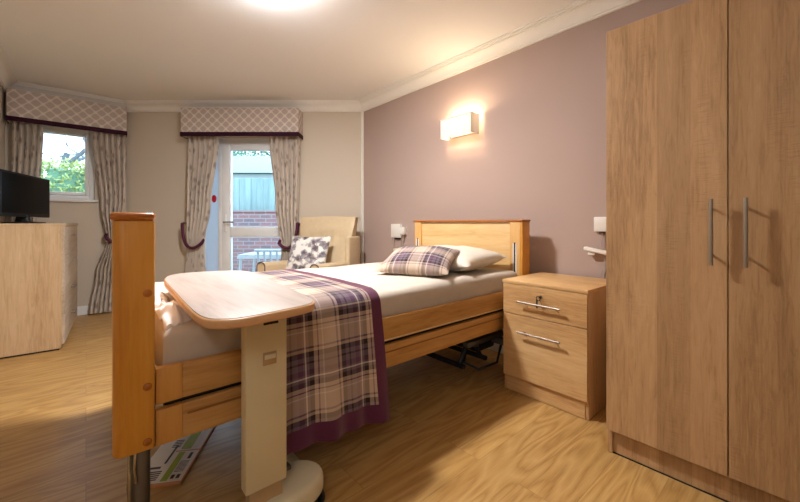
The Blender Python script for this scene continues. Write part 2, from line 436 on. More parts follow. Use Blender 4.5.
# door wall, built along the bay line
a0, a1, B = -.7597*4.165, -.1014*4.165, 4.165
da0, da1, dz1 = -2.33, -1.22, 2.0
BM4 = Matrix.Rotation(BAY, 4, 'Z')
def bbox_(bm, lo, hi, bev=0, mat=0, seg=2): return box(bm, lo, hi, bev, seg, mat, BM4)
bm = new()
bbox_(bm, (a0-.02, B, 0), (da0, B+T+.06, H)); bbox_(bm, (da1, B, 0), (a1+.03, B+T+.06, H)); bbox_(bm, (da0, B, dz1), (da1, B+T+.06, H))
struct('wall_back', bm, M['beige'], origin=tuple(bay((a0+a1)/2, B)))
# cornice: profile swept along each wall, room side
def cornice(name, p0, p1, m0, m1):
    """p0,p1 on the wall line; m0,m1 mitre directions into the room"""
    prof = [(0,.104),(.014,.104),(.014,.090),(.022,.090),(.026,.074),(.036,.056),(.050,.040),(.066,.030),(.072,.029),(.072,.020),(.086,.018),(.086,.010),(.100,.009),(.100,0),(0,0)]
    bm = new(); rings = []
    for p, m in ((p0, m0), (p1, m1)): rings.append([bm.verts.new(Vector((p[0]+m[0]*d, p[1]+m[1]*d, H-.0005-z))) for d, z in prof])
    n = len(prof)
    for k in range(n): bm.faces.new((rings[0][k], rings[0][(k+1) % n], rings[1][(k+1) % n], rings[1][k]))
    bm.faces.new(rings[0]); bm.faces.new(rings[1][::-1])
    struct(name, bm, M['cornice'], smooth=25)
def inward(p):
    i = [tuple(q) for q in polyv].index(tuple(p)); n = len(polyv)
    a, b, c = Vector(polyv[i-1]), Vector(polyv[i]), Vector(polyv[(i+1) % n])
    d1, d2 = (b-a).normalized(), (c-b).normalized()
    n1, n2 = Vector((-d1.y, d1.x)), Vector((-d2.y, d2.x)); m = (n1+n2); return tuple(m / (1+n1.dot(n2)))
polyv = [tuple(p) for p in poly]
for k, nm in enumerate(('trim_1', 'trim_2', 'trim_3', 'trim_4', 'trim_5', 'trim_6', 'trim_7')):
    p0, p1 = polyv[k], polyv[(k+1) % 7]
    cornice(nm, p0, p1, inward(p0), inward(p1))
# skirting
def skirt(name, p0, p1, e0=0, e1=0):
    a, b = Vector(p0), Vector(p1); d = (b-a).normalized(); a = a+d*e0; b = b-d*e1; L = (b-a).length
    mx = Matrix.Translation((a.x, a.y, 0)) @ Matrix.Rotation(math.atan2(d.y, d.x), 4, 'Z')
    bm = new(); prism(bm, [(0,0),(L,0),(L,.016),(0,.016)], 0.001, .085, 0, 0, mx); prism(bm, [(0,0),(L,0),(L,.010),(0,.010)], .085, .097, 0, 0, mx)
    struct(name, bm, M['white'])
skirt('baseboard_right', poly[0], poly[1])
pl, pr = bay(da0, B), bay(da1, B)
skirt('baseboard_back', poly[1], (pr.x, pr.y)); skirt('baseboard_back_far', (pl.x, pl.y), poly[2])
skirt('baseboard_window', poly[2], poly[3]); skirt('baseboard_left', poly[3], poly[4])
skirt('baseboard_return', poly[4], poly[5]); skirt('baseboard_far_left', poly[5], poly[6]); skirt('baseboard_near', poly[6], poly[0])
# thin white corner moulding where mauve meets beige
cr = Vector((corner_r.x, corner_r.y))
bm = new(); box(bm, (CX-.030, corner_r.y-.012, .1), (CX-.001, corner_r.y+.012, H-.105), .004)
struct('trim_8', bm, M['cornice'])

# ---------------------------------------------------------------- window
w = structroot('window_1', (( wx0+wx1)/2, WY, wz0))
fy0, fy1 = WY+.055, WY+.115
bm = new(); fw = .05
for lo, hi in (((wx0, fy0, wz0), (wx0+fw, fy1, wz1)), ((wx1-fw, fy0, wz0), (wx1, fy1, wz1)), ((wx0+fw, fy0, wz0), (wx1-fw, fy1, wz0+fw)), ((wx0+fw, fy0, wz1-fw), (wx1-fw, fy1, wz1))): box(bm, lo, hi, .006)
obj('window_frame', bm, M['upvc'], w)
bm = new(); g = .035; a, b = wx0+fw, wx1-fw; c, d = wz0+fw, wz1-fw
for lo, hi in (((a, fy0-.012, c), (a+g, fy1-.01, d)), ((b-g, fy0-.012, c), (b, fy1-.01, d)), ((a+g, fy0-.012, c), (b-g, fy1-.01, c+g)), ((a+g, fy0-.012, d-g), (b-g, fy1-.01, d))): box(bm, lo, hi, .008)
s_ = obj('sash', bm, M['upvc'], w)
obj('pane', box(new(), (a+g-.004, fy0+.02, c+g-.004), (b-g+.004, fy0+.028, d-g+.004)), M['glass'], s_)
obj('window_sill', box(new(), (wx0+.002, WY-.035, wz0-.024), (wx1+.03, fy0, wz0+.004), .006), M['white'], w)
# ---------------------------------------------------------------- garden door (bay frame)
d1 = structroot('door_1', tuple(bay((da0+da1)/2, B)), BAY)
def bobj(name, bm, mat, parent, **kw): return obj(name, bm, mat, parent, **kw)
fb0, fb1 = B+.05, B+.12
bm = new(); lx0, lx1 = -2.075, da1+.045          # leaf
for lo, hi in (((da0, fb0, 0), (da0+.05, fb1, dz1)), ((-2.13, fb0, 0), (-2.08, fb1, dz1)), ((da1-.05, fb0, 0), (da1, fb1, dz1)), ((da0+.05, fb0, dz1-.05), (-2.13, fb1, dz1)), ((-2.08, fb0, dz1-.05), (da1-.05, fb1, dz1)), ((da0+.05, fb0, 0), (-2.13, fb1, .08))): bbox_(bm, lo, hi, .006)
bobj('door_frame', bm, M['upvc'], d1)
bobj('side_panel', bbox_(new(), (da0+.05, fb0+.02, .08), (-2.13, fb0+.045, dz1-.05)), M['frosted'], d1)
bm = new(); x0, x1, x2, x3 = -2.08, -1.985, -1.36, -1.27; y0, y1 = fb0-.012, fb1-.012
for lo, hi in (((x0, y0, .03), (x1, y1, 1.95)), ((x2, y0, .03), (x3, y1, 1.95)), ((x1, y0, 1.85), (x2, y1, 1.95)), ((x1, y0, .835), (x2, y1, .955)), ((x1, y0, .03), (x2, y1, .2))): bbox_(bm, lo, hi, .008)
leaf = bobj('door_leaf', bm, M['upvc'], d1)
bobj('pane', bbox_(new(), (x1-.004, y0+.03, .95), (x2+.004, y0+.038, 1.855)), M['glass'], leaf)
bobj('pane', bbox_(new(), (x1-.004, y0+.03, .195), (x2+.004, y0+.038, .84)), M['glass'], leaf)
obj('handle_plate', bbox_(new(), (-2.05, y0-.012, .90), (-2.025, y0, 1.10), .005), M['upvc'], leaf)
bm = new(); tube(bm, [bay(-2.037, y0-.01, 1.01), bay(-2.037, y0-.05, 1.01), bay(-2.02, y0-.056, 1.01), bay(-1.91, y0-.056, 1.01)], .009, 10)
bobj('door_handle', bm, M['chrome'], leaf)
bm = new(); lathe(bm, [(.03, 0), (.03, .003)], (0,0,0), 24, BM4 @ Matrix.Translation((-2.185, fb0+.019, 1.285)) @ Matrix.Rotation(R(90), 4, 'X') @ Matrix.Diagonal((.9, 1.5, 1, 1)))
tag(obj('warning_sticker', bm, M['red']), 'small round red sticker on the white frame beside the garden door', 'sticker')

# ---------------------------------------------------------------- pelmets
def pelmet(name_lbl, mx, w_, dpt, z0, z1, base, rz):
    t = thing('pelmet', name_lbl, 'pelmet', base, rz, 'fabric pelmets over the windows')
    th = .02; bm = new()
    for lo, hi in (((0, 0, z0), (w_, th, z1)), ((0, th, z0), (th, dpt, z1)), ((w_-th, th, z0), (w_, dpt, z1)), ((th, th, z1-.015), (w_-th, dpt, z1))): box(bm, lo, hi, .003, 1)
    uvbox(bm); bmesh.ops.transform(bm, matrix=mx, verts=bm.verts)
    obj('valance', bm, M['pelmet'], t, wn=False)
    bm = new(); e = .006
    for lo, hi in (((-e, -e, z0-.006), (w_+e, 0, z0+.042)), ((-e, 0, z0-.006), (0, dpt, z0+.042)), ((w_, 0, z0-.006), (w_+e, dpt, z0+.042))): box(bm, lo, hi, .004, 2)
    bmesh.ops.transform(bm, matrix=mx, verts=bm.verts)
    obj('braid_trim', bm, M['plum_dark'], t)
    return t
pw = 1.30
pelmet('patterned pelmet with plum trim above the garden door', BM4 @ Matrix.Translation((-2.425, 3.98, 0)), pw, B-3.98-.001, 1.965, 2.275, tuple(bay(-2.425+pw/2, 3.98, 1.965)), BAY)
pelmet('patterned pelmet with plum trim above the left window', Matrix.Translation((-.572, 5.05, 0)), .915, WY-5.05-.001, 1.985, 2.289, (-.1, 5.05, 1.985), 0)

# ---------------------------------------------------------------- curtains
def curtain(label, mx, z1, lf, rt, yb, tie_z, hook, nf, base, rz, seed=0, z0=.02, tie=True):
    """lf, rt: edge position at height z; gathers at the tieback"""
    t = thing('curtain', label, 'curtain', base, rz, 'patterned curtains')
    rnd = random.Random(seed); ph = [rnd.uniform(-.5,.5) for _ in range(nf+2)]
    def fn(u, v):
        z = z0 + (z1-z0)*v; a, b = lf(z), rt(z); w_ = b-a
        dist = abs(z-tie_z); gather = math.exp(-(dist/.10)**2)
        amp = (.027 + .016*math.sin(3*v+seed)*.3)*(1-.45*gather)
        k = u*nf; y = amp*math.cos(2*math.pi*(k + .12*math.sin(5*v+ph[int(k) % nf]))) + .006*math.sin(9*u+4*v)
        return Vector((a + w_*(u+.012*math.sin(2*math.pi*2*k)), yb + y, z))
    bm = new(); grid(bm, nf*10, 44, fn, lambda u, v: (u*nf*.13, v*(z1-z0)))
    solidify(bm, .004); bmesh.ops.transform(bm, matrix=mx, verts=bm.verts)
    obj('curtain_cloth', bm, M['curtain'], t, smooth=80)
    if tie:
        bm = new(); a, b = lf(tie_z), rt(tie_z); hx, hz = hook; far = a if abs(hx-b) < abs(hx-a) else b
        yf = yb-.060; pts = []; fe = far + (far-hx)*.05
        q0, q1, q2, q3 = Vector((hx, yf+.02, hz)), Vector((hx+(far-hx)*.02, yf, tie_z+.02)), Vector((hx+(far-hx)*.45, yf-.01, tie_z-.085)), Vector((fe, yf+.01, tie_z+.045))
        for k in range(21):
            q = k/20; pts.append(q0*(1-q)**3 + q1*3*q*(1-q)**2 + q2*3*q*q*(1-q) + q3*q**3)
        for k in range(1, 15):
            q = k/14; pts.append(Vector((fe + (hx-fe)*q**2.5, yf + .01 + .11*math.sin(q*math.pi*.5), tie_z+.045 + .03*min(1,3*q) + (hz-tie_z-.075)*q**3)))
        tube(bm, pts, .017, 8)
        bmesh.ops.transform(bm, matrix=mx, verts=bm.verts); tb = obj('tieback', bm, M['plum_cord'], t)
        bm = new(); lathe(bm, [(.012, 0), (.012, .006), (.005, .008), (.005, .06), (.013, .062), (.013, .068)], (0,0,0), 14, mx @ Matrix.Translation((hx, yb+.05, hz)) @ Matrix.Rotation(R(90), 4, 'X'))
        obj('hook', bm, M['chrome'], tb)
    return t
def lerp(z, *pts):
    pts = sorted(pts)
    if z <= pts[0][0]: return pts[0][1]
    for (a, b), (c, d) in zip(pts, pts[1:]):
        if z <= c:
            q = (z-a)/(c-a); q = q*q*(3-2*q); return b+(d-b)*q
    return pts[-1][1]
yb = 4.085; kx = yb/360
def A(px): return (px-400)*kx
curtain('patterned curtain left of the garden door, tied back', BM4, 1.975, lambda z: lerp(z, (0, A(181)), (.70, A(187.5)), (1.9, A(187))), lambda z: lerp(z, (0, A(208)), (.72, A(203)), (1.2, A(210)), (1.95, A(218))), yb, .73, (A(184.5), 1.0), 6, tuple(bay(A(196), yb)), BAY, 1)
curtain('patterned curtain right of the garden door, tied back', BM4, 1.975, lambda z: lerp(z, (0, A(278)), (.72, A(281)), (1.2, A(275)), (1.95, A(269))), lambda z: lerp(z, (0, A(303)), (.70, A(297)), (1.9, A(299.5))), yb, .73, (A(298.5), 1.0), 6, tuple(bay(A(288), yb)), BAY, 2)
yw = 5.145
curtain('patterned curtain right of the left window, tied back', Matrix.Identity(4), 1.99, lambda z: lerp(z, (0, .02), (.45, .08), (.80, .17), (1.2, .12), (1.95, .045)), lambda z: lerp(z, (0, .26), (.75, .275), (1.3, .345), (1.95, .345)), yw, .80, (.32, 1.02), 6, (.2, yw, 0), 0, 3)
curtain('patterned curtain behind the black television, left of the window', Matrix.Identity(4), 1.99, lambda z: -.555, lambda z: lerp(z, (0, -.40), (1.0, -.37), (1.95, -.33)), yw, -3, (0, 0), 5, (-.45, yw, 0), 0, 4, tie=False)

# ---------------------------------------------------------------- lamps
def ceiling_light(label, x, y, r, power):
    t = thing('ceiling_light', label, 'ceiling light', (x, y, H-.06))
    bm = new(); lathe(bm, [(r*.98, H-.022), (r, H-.018), (r, H)], (x, y, 0), 40); obj('rim', bm, M['white'], t)
    bm = new(); lathe(bm, [(.01, H-.085), (r*.5, H-.080), (r*.8, H-.064), (r*.92, H-.042), (r*.95, H-.021)], (x, y, 0), 40); obj('diffuser', bm, M['opal'], t)
    ld = bpy.data.lights.new('ceiling_lamp_light', 'AREA'); ld.shape = 'DISK'; ld.size = r*1.7; ld.energy = power; ld.color = (1,.965,.92)
    lo = bpy.data.objects.new('lamp_light', ld); C.objects.link(lo); lo.parent = t; lo.location = (0, 0, -.032)
    return t
ceiling_light('round white ceiling light above the bed', .75, 2.0, .145, 34)
def fill_pendant(label, x, y, z, r, power):  # added unseen fill lamp, brightens surfaces facing the camera
    t = thing('added_fill_light', label, 'added fill light', (x, y, z))
    bm = new(); lathe(bm, [(.05, H-.03), (.055, H-.001)], (x, y, 0), 24); obj('ceiling_rose', bm, M['white'], t)
    obj('cord', tube(new(), [(x, y, z+r*.9), (x, y, H-.02)], .004, 8), M['white'], t)
    bm = new(); bmesh.ops.create_uvsphere(bm, u_segments=32, v_segments=20, radius=r); bmesh.ops.translate(bm, vec=(x, y, z), verts=bm.verts); obj('fill_globe', bm, M['globe'], t)
    return t
fill_pendant('added unseen glass globe lamp behind the camera, fill light for the room', -.8, -.8, 2.12, .13, 60)
# wall lamp
ly0, ly1, lx, lz0, lz1 = 1.776, 2.10, 2.294, 1.722, 1.882
t = thing('wall_light', 'rectangular white fabric wall light glowing warm on the mauve wall', 'wall light', (CX, (ly0+ly1)/2, lz0))
bm = new(); th = .004
box(bm, (lx, ly0, lz0), (lx+th, ly1, lz1)); box(bm, (lx+th, ly0, lz0), (CX-.022, ly0+th, lz1)); box(bm, (lx+th, ly1-th, lz0), (CX-.022, ly1, lz1))
obj('lamp_shade', bm, M['shade'], t)
bm = new(); e = .003
for z in (lz0, lz1-.006):
    box(bm, (lx-e, ly0-e, z), (lx, ly1+e, z+.006)); box(bm, (lx, ly0-e, z), (CX-.022, ly0, z+.006)); box(bm, (lx, ly1, z), (CX-.022, ly1+e, z+.006))
obj('shade_trim', bm, M['plastic'], t)
obj('wall_bracket', box(new(), (CX-.021, ly0+.03, lz0+.02), (CX-.0005, ly1-.03, lz1-.02), .003), M['plastic'], t)
for y in (1.86, 2.015):
    bm = new(); lathe(bm, [(.004, 0), (.010, .004), (.014, .02), (.014, .05), (.008, .06)], (CX-.062, y, 1.77), 14); obj('bulb', bm, M['bulb'], t)
    ld = bpy.data.lights.new('wall_lamp_light', 'POINT'); ld.energy = 3.0; ld.shadow_soft_size = .018; ld.color = (1,.78,.50)
    lo = bpy.data.objects.new('lamp_light', ld); C.objects.link(lo); lo.parent = t; lo.location = (-.062-.0, y-(ly0+ly1)/2, 1.86-lz0)
    bm = new(); box(bm, (CX-.07, y-.008, 1.755), (CX-.021, y+.008, 1.77), .002); obj('bulb_holder', bm, M['plastic'], t)

# ---------------------------------------------------------------- bed
BY0, BY1 = 1.262, 2.385; FX0, FX1 = .055, .150; HX0, HX1 = 2.185, 2.275
bed = thing('profiling_bed', 'wooden care bed with tall headboard and footboard and folded side rails', 'bed', (1.2, 1.82, 0))
def board(x0, x1, y0, y1, zb, zt, outer, nm, panelm):
    """headboard or footboard: two posts, panel and a cap rail"""
    o = None
    bm = new(); px0, px1 = (x0+.045, x0+.085)
    box(bm, (px0, y0+.05, zb+.02), (px1, y1-.05, zt-.002), .003)
    o = obj(nm, bm, panelm, bed)
    return o
# footboard: near post is deep and round-nosed, the panel between posts is slimmer
fb = board(FX0, FX1, BY0, BY1, .35, 1.010, 0, 'footboard', M['beech'])
def post(y0, y1, x0, x1, r0, r1, zb, zt, slope=0):
    P = []
    for cx, cy, r, a in ((x1-r1, y1-r1, r1, 0), (x0+r0, y1-r0, r0, 90), (x0+r0, y0+r0, r0, 180), (x1-r1, y0+r1, r1, 270)):
        for k in range(7): th = R(a + 15*k); P.append((cx + r*math.cos(th), cy + r*math.sin(th)))
    bm = new(); prism(bm, P, zb, zt, .006); return bm
obj('post', post(BY0-.018, BY0+.05, FX0, FX1, .026, .006, .352, 1.008), M['beech'], fb)
obj('post', post(BY1-.05, BY1, FX0+.045, FX1, .012, .006, .352, 1.008), M['beech'], fb)
def capmesh(P0, zt, h):
    bm = new(); prism(bm, P0, zt, zt+h, h*.42, seg=4); return bm
e = .006
capP = [(FX1+.002, BY1+e), (FX0+.045, BY1+e), (FX0+.045, BY0+.09), (FX0-.004, BY0+.05), (FX0-e, BY0+.035), (FX0-e, BY0-.012), (FX0+.008, BY0-.026), (FX1-.004, BY0-.024), (FX1+.002, BY0-.014)]
obj('cap_rail', capmesh(capP, 1.008, .021), M['beech_cap'], fb)
for z in (.534, .377, .80):
    bm = new()
    lathe(bm, [(.0085, 0), (.0085, .003), (.006, .005)], (0,0,0), 14, Matrix.Translation((.132, BY0-.018, z)) @ Matrix.Rotation(R(90), 4, 'X'))
    lathe(bm, [(.0115, 0), (.0115, .001)], (0,0,0), 14, Matrix.Translation((.132, BY0-.018, z)) @ Matrix.Rotation(R(90), 4, 'X'))
    obj('bolt_cover', bm, M['beech_cap'], fb)
# headboard
hb = obj('headboard', box(new(), (HX0+.01, BY0+.04, .36), (HX0+.05, 2.285, 1.008), .003), M['panel_y'], bed)
for y0, y1 in ((BY0+.02, BY0+.10), (2.225, 2.305)):
    p_ = obj('post', box(new(), (HX0-.004, y0, .352), (HX1, y1, 1.010), .006), M['panel_post'], hb)
    c_ = (y0+y1)/2
    bm = new(); box(bm, (HX0-.007, c_-.014, .36), (HX0-.004, c_-.006, .862)); box(bm, (HX0-.007, c_+.006, .36), (HX0-.004, c_+.014, .862)); obj('slide_channel', bm, M['plastic'], p_)
    obj('slot', box(new(), (HX0-.0055, c_-.006, .36), (HX0-.0035, c_+.006, .868)), M['slot_shade'], p_)
obj('end_panel', box(new(), (HX0-.002, BY0+.004, .352), (HX1+.002, BY0+.021, 1.010), .004), M['beech'], hb)
obj('cap_rail', capmesh([(HX0-.012, BY0), (HX1+.006, BY0), (HX1+.006, 2.315), (HX0-.012, 2.315)], 1.010, .014), M['beech_cap'], hb)
# side rails, near and far
for y, s in ((BY0, 1), (BY1, -1)):
    for z0, z1, nm in ((.467, .572, 'side_rail'), (.345, .449, 'side_rail')):
        ya, yb_ = (y, y+.026) if s > 0 else (y-.026, y)
        bm = new(); box(bm, (.2215, ya, z0), (HX0-.012, yb_, z1), .003, 2)
        r_ = obj(nm, bm, M['rail'], bed)
        gy = ya-.002 if s > 0 else yb_
        zg = z0+.002 if z1 > .5 else z1-.036
        bm = new(); box(bm, (.45 if z1 > .5 else .235, gy, zg), (HX0-.03, gy+.002, zg+.008), .0009, 1); obj('highlight_groove_strip', bm, M['rail_highlight'] if z1 > .5 else M['rail_dark'], r_)  # upper strip is a painted highlight, lower one the groove
        obj('end_cap', box(new(), (.154, ya, z0), (.2215, yb_, z1), .0015, 2), M['rail_end'], r_)
# mattress platform and chassis
bm = new()
for lo, hi in (((.18, BY0+.03, .36), (2.17, BY0+.07, .51)), ((.18, BY1-.09, .36), (2.17, BY1-.05, .51))): box(bm, lo, hi, .004)
for x in (.25, .7, 1.2, 1.7, 2.1): box(bm, (x, BY0+.07, .475), (x+.04, BY1-.09, .505), .003)
obj('platform_frame', bm, M['dark'], bed)
bm = new(); box(bm, (.19, BY0+.035, .511), (2.17, BY1-.055, .528), .004); obj('slat_deck', bm, M['dark'], bed)
for x in (.66, 1.72):
    bm = new()
    for y in (BY0+.16, BY1-.18):
        tube(bm, [(x, y, .47), (x+.22, y, .13)], .014); tube(bm, [(x+.22, y, .47), (x, y, .13)], .014)
    tube(bm, [(x, BY0+.12, .13), (x, BY1-.14, .13)], .016); tube(bm, [(x+.22, BY0+.12, .13), (x+.22, BY1-.14, .13)], .016)
    obj('scissor_lift', bm, M['dark'], bed)
bm = new(); box(bm, (1.1, 1.72, .30), (1.75, 1.80, .36), .012); box(bm, (1.62, 1.66, .27), (1.80, 1.86, .40), .02); obj('lift_motor', bm, M['dark'], bed)
bm = new(); box(bm, (1.72, BY0+.09, .25), (2.12, BY0+.13, .28), .004); box(bm, (1.80, BY0+.10, .235), (1.84, 2.2, .255), .004); box(bm, (2.05, BY0+.06, .20), (2.10, 2.3, .24), .004)
obj('control_bracket', bm, M['greymetal'], bed)
bm = new(); box(bm, (1.90, 1.42, .16), (2.10, 1.62, .30), .02); tube(bm, [(1.9, 1.5, .2), (1.8, 1.45, .12), (1.86, 1.38, .08), (2.0, 1.34, .10), (2.08, 1.36, .2)], .008); obj('control_box', bm, M['dark'], bed)
def caster(x, y):
    bm = new(); lathe(bm, [(.024, .0), (.026, .003), (.026, .29), (.022, .30)], (x, y, .085), 18); lg = obj('leg', bm, M['greymetal'], bed)
    bm = new()
    for dy in (-.022, .022): lathe(bm, [(.012, -.009), (.034, -.009), (.040, -.004), (.040, .004), (.034, .009), (.012, .009)], (x-.02, y+dy, .041), 24, Matrix.Rotation(R(90), 4, 'X'))
    obj('wheel', bm, M['rubber'], lg)
    bm = new(); box(bm, (x-.03, y-.012, .04), (x+.015, y+.012, .09), .006); obj('caster_fork', bm, M['chrome'], lg)
for x, y in ((.118, BY0+.03), (.20, BY1-.08), (2.22, BY0+.06), (2.22, 2.28)): caster(x, y)
bm = new(); tube(bm, [(.093, BY0+.012, .352), (.090, BY0+.005, .25), (.095, BY0+.008, .17), (.088, BY0+.002, .10)], .0045, 8); tube(bm, [(.105, BY0+.002, .352), (.104, BY0-.002, .30), (.107, BY0+.002, .26)], .004, 8); obj('brake_cable', bm, M['chrome'], bed)

# mattress
MZ0, MZ1 = .530, .682; MY0, MY1 = BY0+.032, BY1-.06; MX0, MX1 = .175, 2.172
def mattress_bm(x0, x1, y0, y1, z0, z1, r, wr, crown=.012, seed=0, nx=80, ny=44):
    bm = new(); uvl = bm.loops.layers.uv.verify()
    def prof(t):    # t in -1..1 around the cross section: returns (in 0..1 across, height 0..1)
        return t
    top = []
    m = 6
    us = [0]*0
    xs = [x0 + r*(1-math.cos(math.pi/2*k/m)) for k in range(m)] + [x0+r+(x1-x0-2*r)*k/nx for k in range(nx+1)] + [x1-r*(1-math.sin(math.pi/2*(1-k/m))) if False else x1-r+r*math.sin(math.pi/2*k/m) for k in range(1, m+1)]
    ys = [y0 + r*(1-math.cos(math.pi/2*k/m)) for k in range(m)] + [y0+r+(y1-y0-2*r)*k/ny for k in range(ny+1)] + [y1-r+r*math.sin(math.pi/2*k/m) for k in range(1, m+1)]
    def drop(q, a, b):
        d = min(q-a, b-q)
        return 0 if d >= r else r - math.sqrt(max(0, r*r-(r-d)**2))
    G = []
    for x in xs:
        row = []
        for y in ys:
            dr = max(drop(x, x0, x1), drop(y, y0, y1)); cx, cy = (x-x0)/(x1-x0)*2-1, (y-y0)/(y1-y0)*2-1
            z = z1 - dr + crown*(1-cx**4)*(1-cy**2) + wr*noise.noise(Vector((x*3+seed, y*5, 0))) + wr*.5*noise.noise(Vector((x*9, y*16, seed)))
            row.append(bm.verts.new((x, y, z)))
        G.append(row)
    for i in range(len(xs)-1):
        for j in range(len(ys)-1): bm.faces.new((G[i][j], G[i+1][j], G[i+1][j+1], G[i][j+1]))
    loop = [G[i][0] for i in range(len(xs))] + [G[-1][j] for j in range(1, len(ys))] + [G[i][-1] for i in range(len(xs)-2, -1, -1)] + [G[0][j] for j in range(len(ys)-2, 0, -1)]
    prev = loop
    for lev in range(1, 5):
        z = z0 + (z1-r-z0)*(1-lev/4); c = Vector(((x0+x1)/2, (y0+y1)/2, 0)); nx_ = []
        for v in loop:
            o = .0 if lev < 4 else -.012
            d = Vector((v.co.x, v.co.y, 0)) - c
            nx_.append(bm.verts.new((v.co.x + math.copysign(o, d.x)*-1*0 + .003*noise.noise(Vector((v.co.x*12, v.co.y*12, lev))), v.co.y, z)))
        n = len(loop)
        for k in range(n): bm.faces.new((prev[k], prev[(k+1) % n], nx_[(k+1) % n], nx_[k]))
        prev = nx_
    bm.faces.new(prev); return bm
mt = thing('mattress', 'thick bed mattress under a fitted cream sheet', 'mattress', ((MX0+MX1)/2, (MY0+MY1)/2, MZ0))
obj('mattress_core', box(new(), (MX0+.02, MY0+.02, MZ0), (MX1-.02, MY1-.02, MZ1-.04), .02, 3), M['dark'], mt)
obj('fitted_sheet', mattress_bm(MX0, MX1, MY0, MY1, MZ0, MZ1, .042, .007), M['sheet'], mt, smooth=70)
# crumpled white sheet pushed to the foot end
def sheet_bm():
    bm = new()
    def fn(u, v):
        x = .185 + .085*u*(1-.40*v)*(1 + .25*math.sin(v*11)); y = 1.32 + .60*v
        e = math.sin(math.pi*min(1, max(0, u)))**.6 if u < 1 else 0
        z = .684 + .042*e*(.7+.4*math.sin(7*v+1)) + .012*noise.noise(Vector((u*4, v*14, 2))) + .006*math.sin(u*16+v*22)
        if v < .12: z -= (.12-v)*.55*(.3+u)
        return Vector((x, y, max(z, .66)))
    grid(bm, 22, 60, fn); solidify(bm, .008); return bm
tag(obj('rumpled_sheet', sheet_bm(), M['white_sheet'], smooth=80), 'rumpled white sheet pushed up behind the footboard', 'sheet')

# throw with plum border
def throw():
    x0, x1, yfar = .45, .968, 2.13; r = .055
    yn = BY0-.017; zt = MZ1+.016; zb = .165
    segs = []
    flat = yfar - (yn+r); arc = r*math.pi/2; hang = (zt-r)-zb; L = flat+arc+hang
    def fn(u, v):
        s = v*L
        x = x0 + (x1-x0)*u
        if s < flat: y = yfar - s; z = zt; ny, nz = 0, 1
        elif s < flat+arc: a = (s-flat)/r; y = yn+r - r*math.sin(a); z = zt - r + r*math.cos(a); ny, nz = -math.sin(a), math.cos(a)
        else: y = yn; z = zt-r-(s-flat-arc); ny, nz = -1, 0
        hq = max(0, (s-flat-arc)/hang)
        wob = .014*math.sin(u*13+1.3)*hq + .010*math.sin(u*29)*hq*hq + .03*hq*(1-.3*hq)
        wob = max(wob, .0)
        top = .012*(1-((y-1.8)/.6)**2) if s < flat else .012*.2*0
        up = .003*noise.noise(Vector((x*8, s*6, 0))) + .003
        x += .035*hq*(u-.0)*.8 - .05*hq*(1-u)*.0 - .018*(1-min(1, s/flat))*u
        return Vector((x, y + ny*(up+wob), z + nz*up + (top if nz == 1 else 0) + (.012*hq*math.sin(u*5))))
    bw = .052
    W_ = x1-x0
    nu, nv = 60, 110
    def fn2(u, v): return fn(u, v)
    bm = new(); grid(bm, nu, nv, fn2, lambda u, v: (u*W_, v*L), lambda u, v: 1 if (u*W_ < bw or u*W_ > W_-bw or v*L < bw*.35 or v*L > L-.075) else 0)
    solidify(bm, -.006)
    return bm
t = thing('tartan_throw', 'brown and purple tartan throw with plum border laid across the bed', 'blanket', (.68, BY0-.03, .19))
bm = throw(); keep = bm.copy()
bmesh.ops.delete(bm, geom=[f for f in bm.faces if f.material_index == 1], context='FACES')
bmesh.ops.delete(keep, geom=[f for f in keep.faces if f.material_index == 0], context='FACES')
for f in keep.faces: f.material_index = 0
obj('woven_cloth', bm, M['tartan'], t, smooth=80); obj('plum_border', keep, M['plum'], t, smooth=80)

def place(bm, loc, rx=0, ry=0, rz=0):
    bmesh.ops.transform(bm, matrix=Matrix.Translation(loc) @ Matrix.Rotation(rz, 4, 'Z') @ Matrix.Rotation(ry, 4, 'Y') @ Matrix.Rotation(rx, 4, 'X'), verts=bm.verts); return bm
tag(obj('pillow', place(pillow_bm(.46, .70, .15, 3.0, 30, wr=.012, seed=3), (1.90, 1.69, .758), 0, R(-4), R(2)), M['pillow'], smooth=80), 'plump white pillow lying against the headboard', 'pillow')
tag(obj('tartan_cushion', place(pillow_bm(.37, .44, .13, 2.4, 30, wr=.006, seed=5), (1.545, 1.59, .772), 0, R(-17), R(28)), M['tartan2'], smooth=80), 'purple tartan cushion leaning on the white pillow', 'cushion')

# ---------------------------------------------------------------- overbed table
TZ = .765
def tp(px, py, z=TZ):
    b = (1-z)*360/(py-223); return bay((px-400)/360*b, b)
ot = thing('overbed_table', 'cream overbed table with a pale wood top reaching over the bed', 'table', (.45, 1.3, 0))
out = [(163,280),(166,275.5),(180,273),(200,271.6),(222,270.4),(244,270),(257,273),(272,280),(290,287.5),(307,295),(315.5,299.5),(314,303),(300,306.5),(280,310.5),(260,314.5),(240,318),(222,319.6),(206,319),(196,314.5),(186,305),(178,296),(169,286)]
P2 = [(tp(x,y).x, tp(x,y).y) for x, y in out]; P2 = smooth_poly(P2, 2)
if sum(a[0]*b[1]-b[0]*a[1] for a, b in zip(P2, P2[1:]+P2[:1])) < 0: P2.reverse()
cx_ = sum(p[0] for p in P2)/len(P2); cy_ = sum(p[1] for p in P2)/len(P2)
obj('tabletop', prism(new(), P2, TZ-.026, TZ-.002, .006, seg=3), M['tableedge'], ot)
ins = [(cx_+(x-cx_)*.975, cy_+(y-cy_)*.985) for x, y in P2]
obj('laminate', prism(new(), ins, TZ-.003, TZ, .001), M['tabletop'], ot)
bm = new(); box(bm, (.32, 1.10, TZ-.052), (.50, 1.62, TZ-.0265), .006); obj('top_bracket', bm, M['cream'], ot)
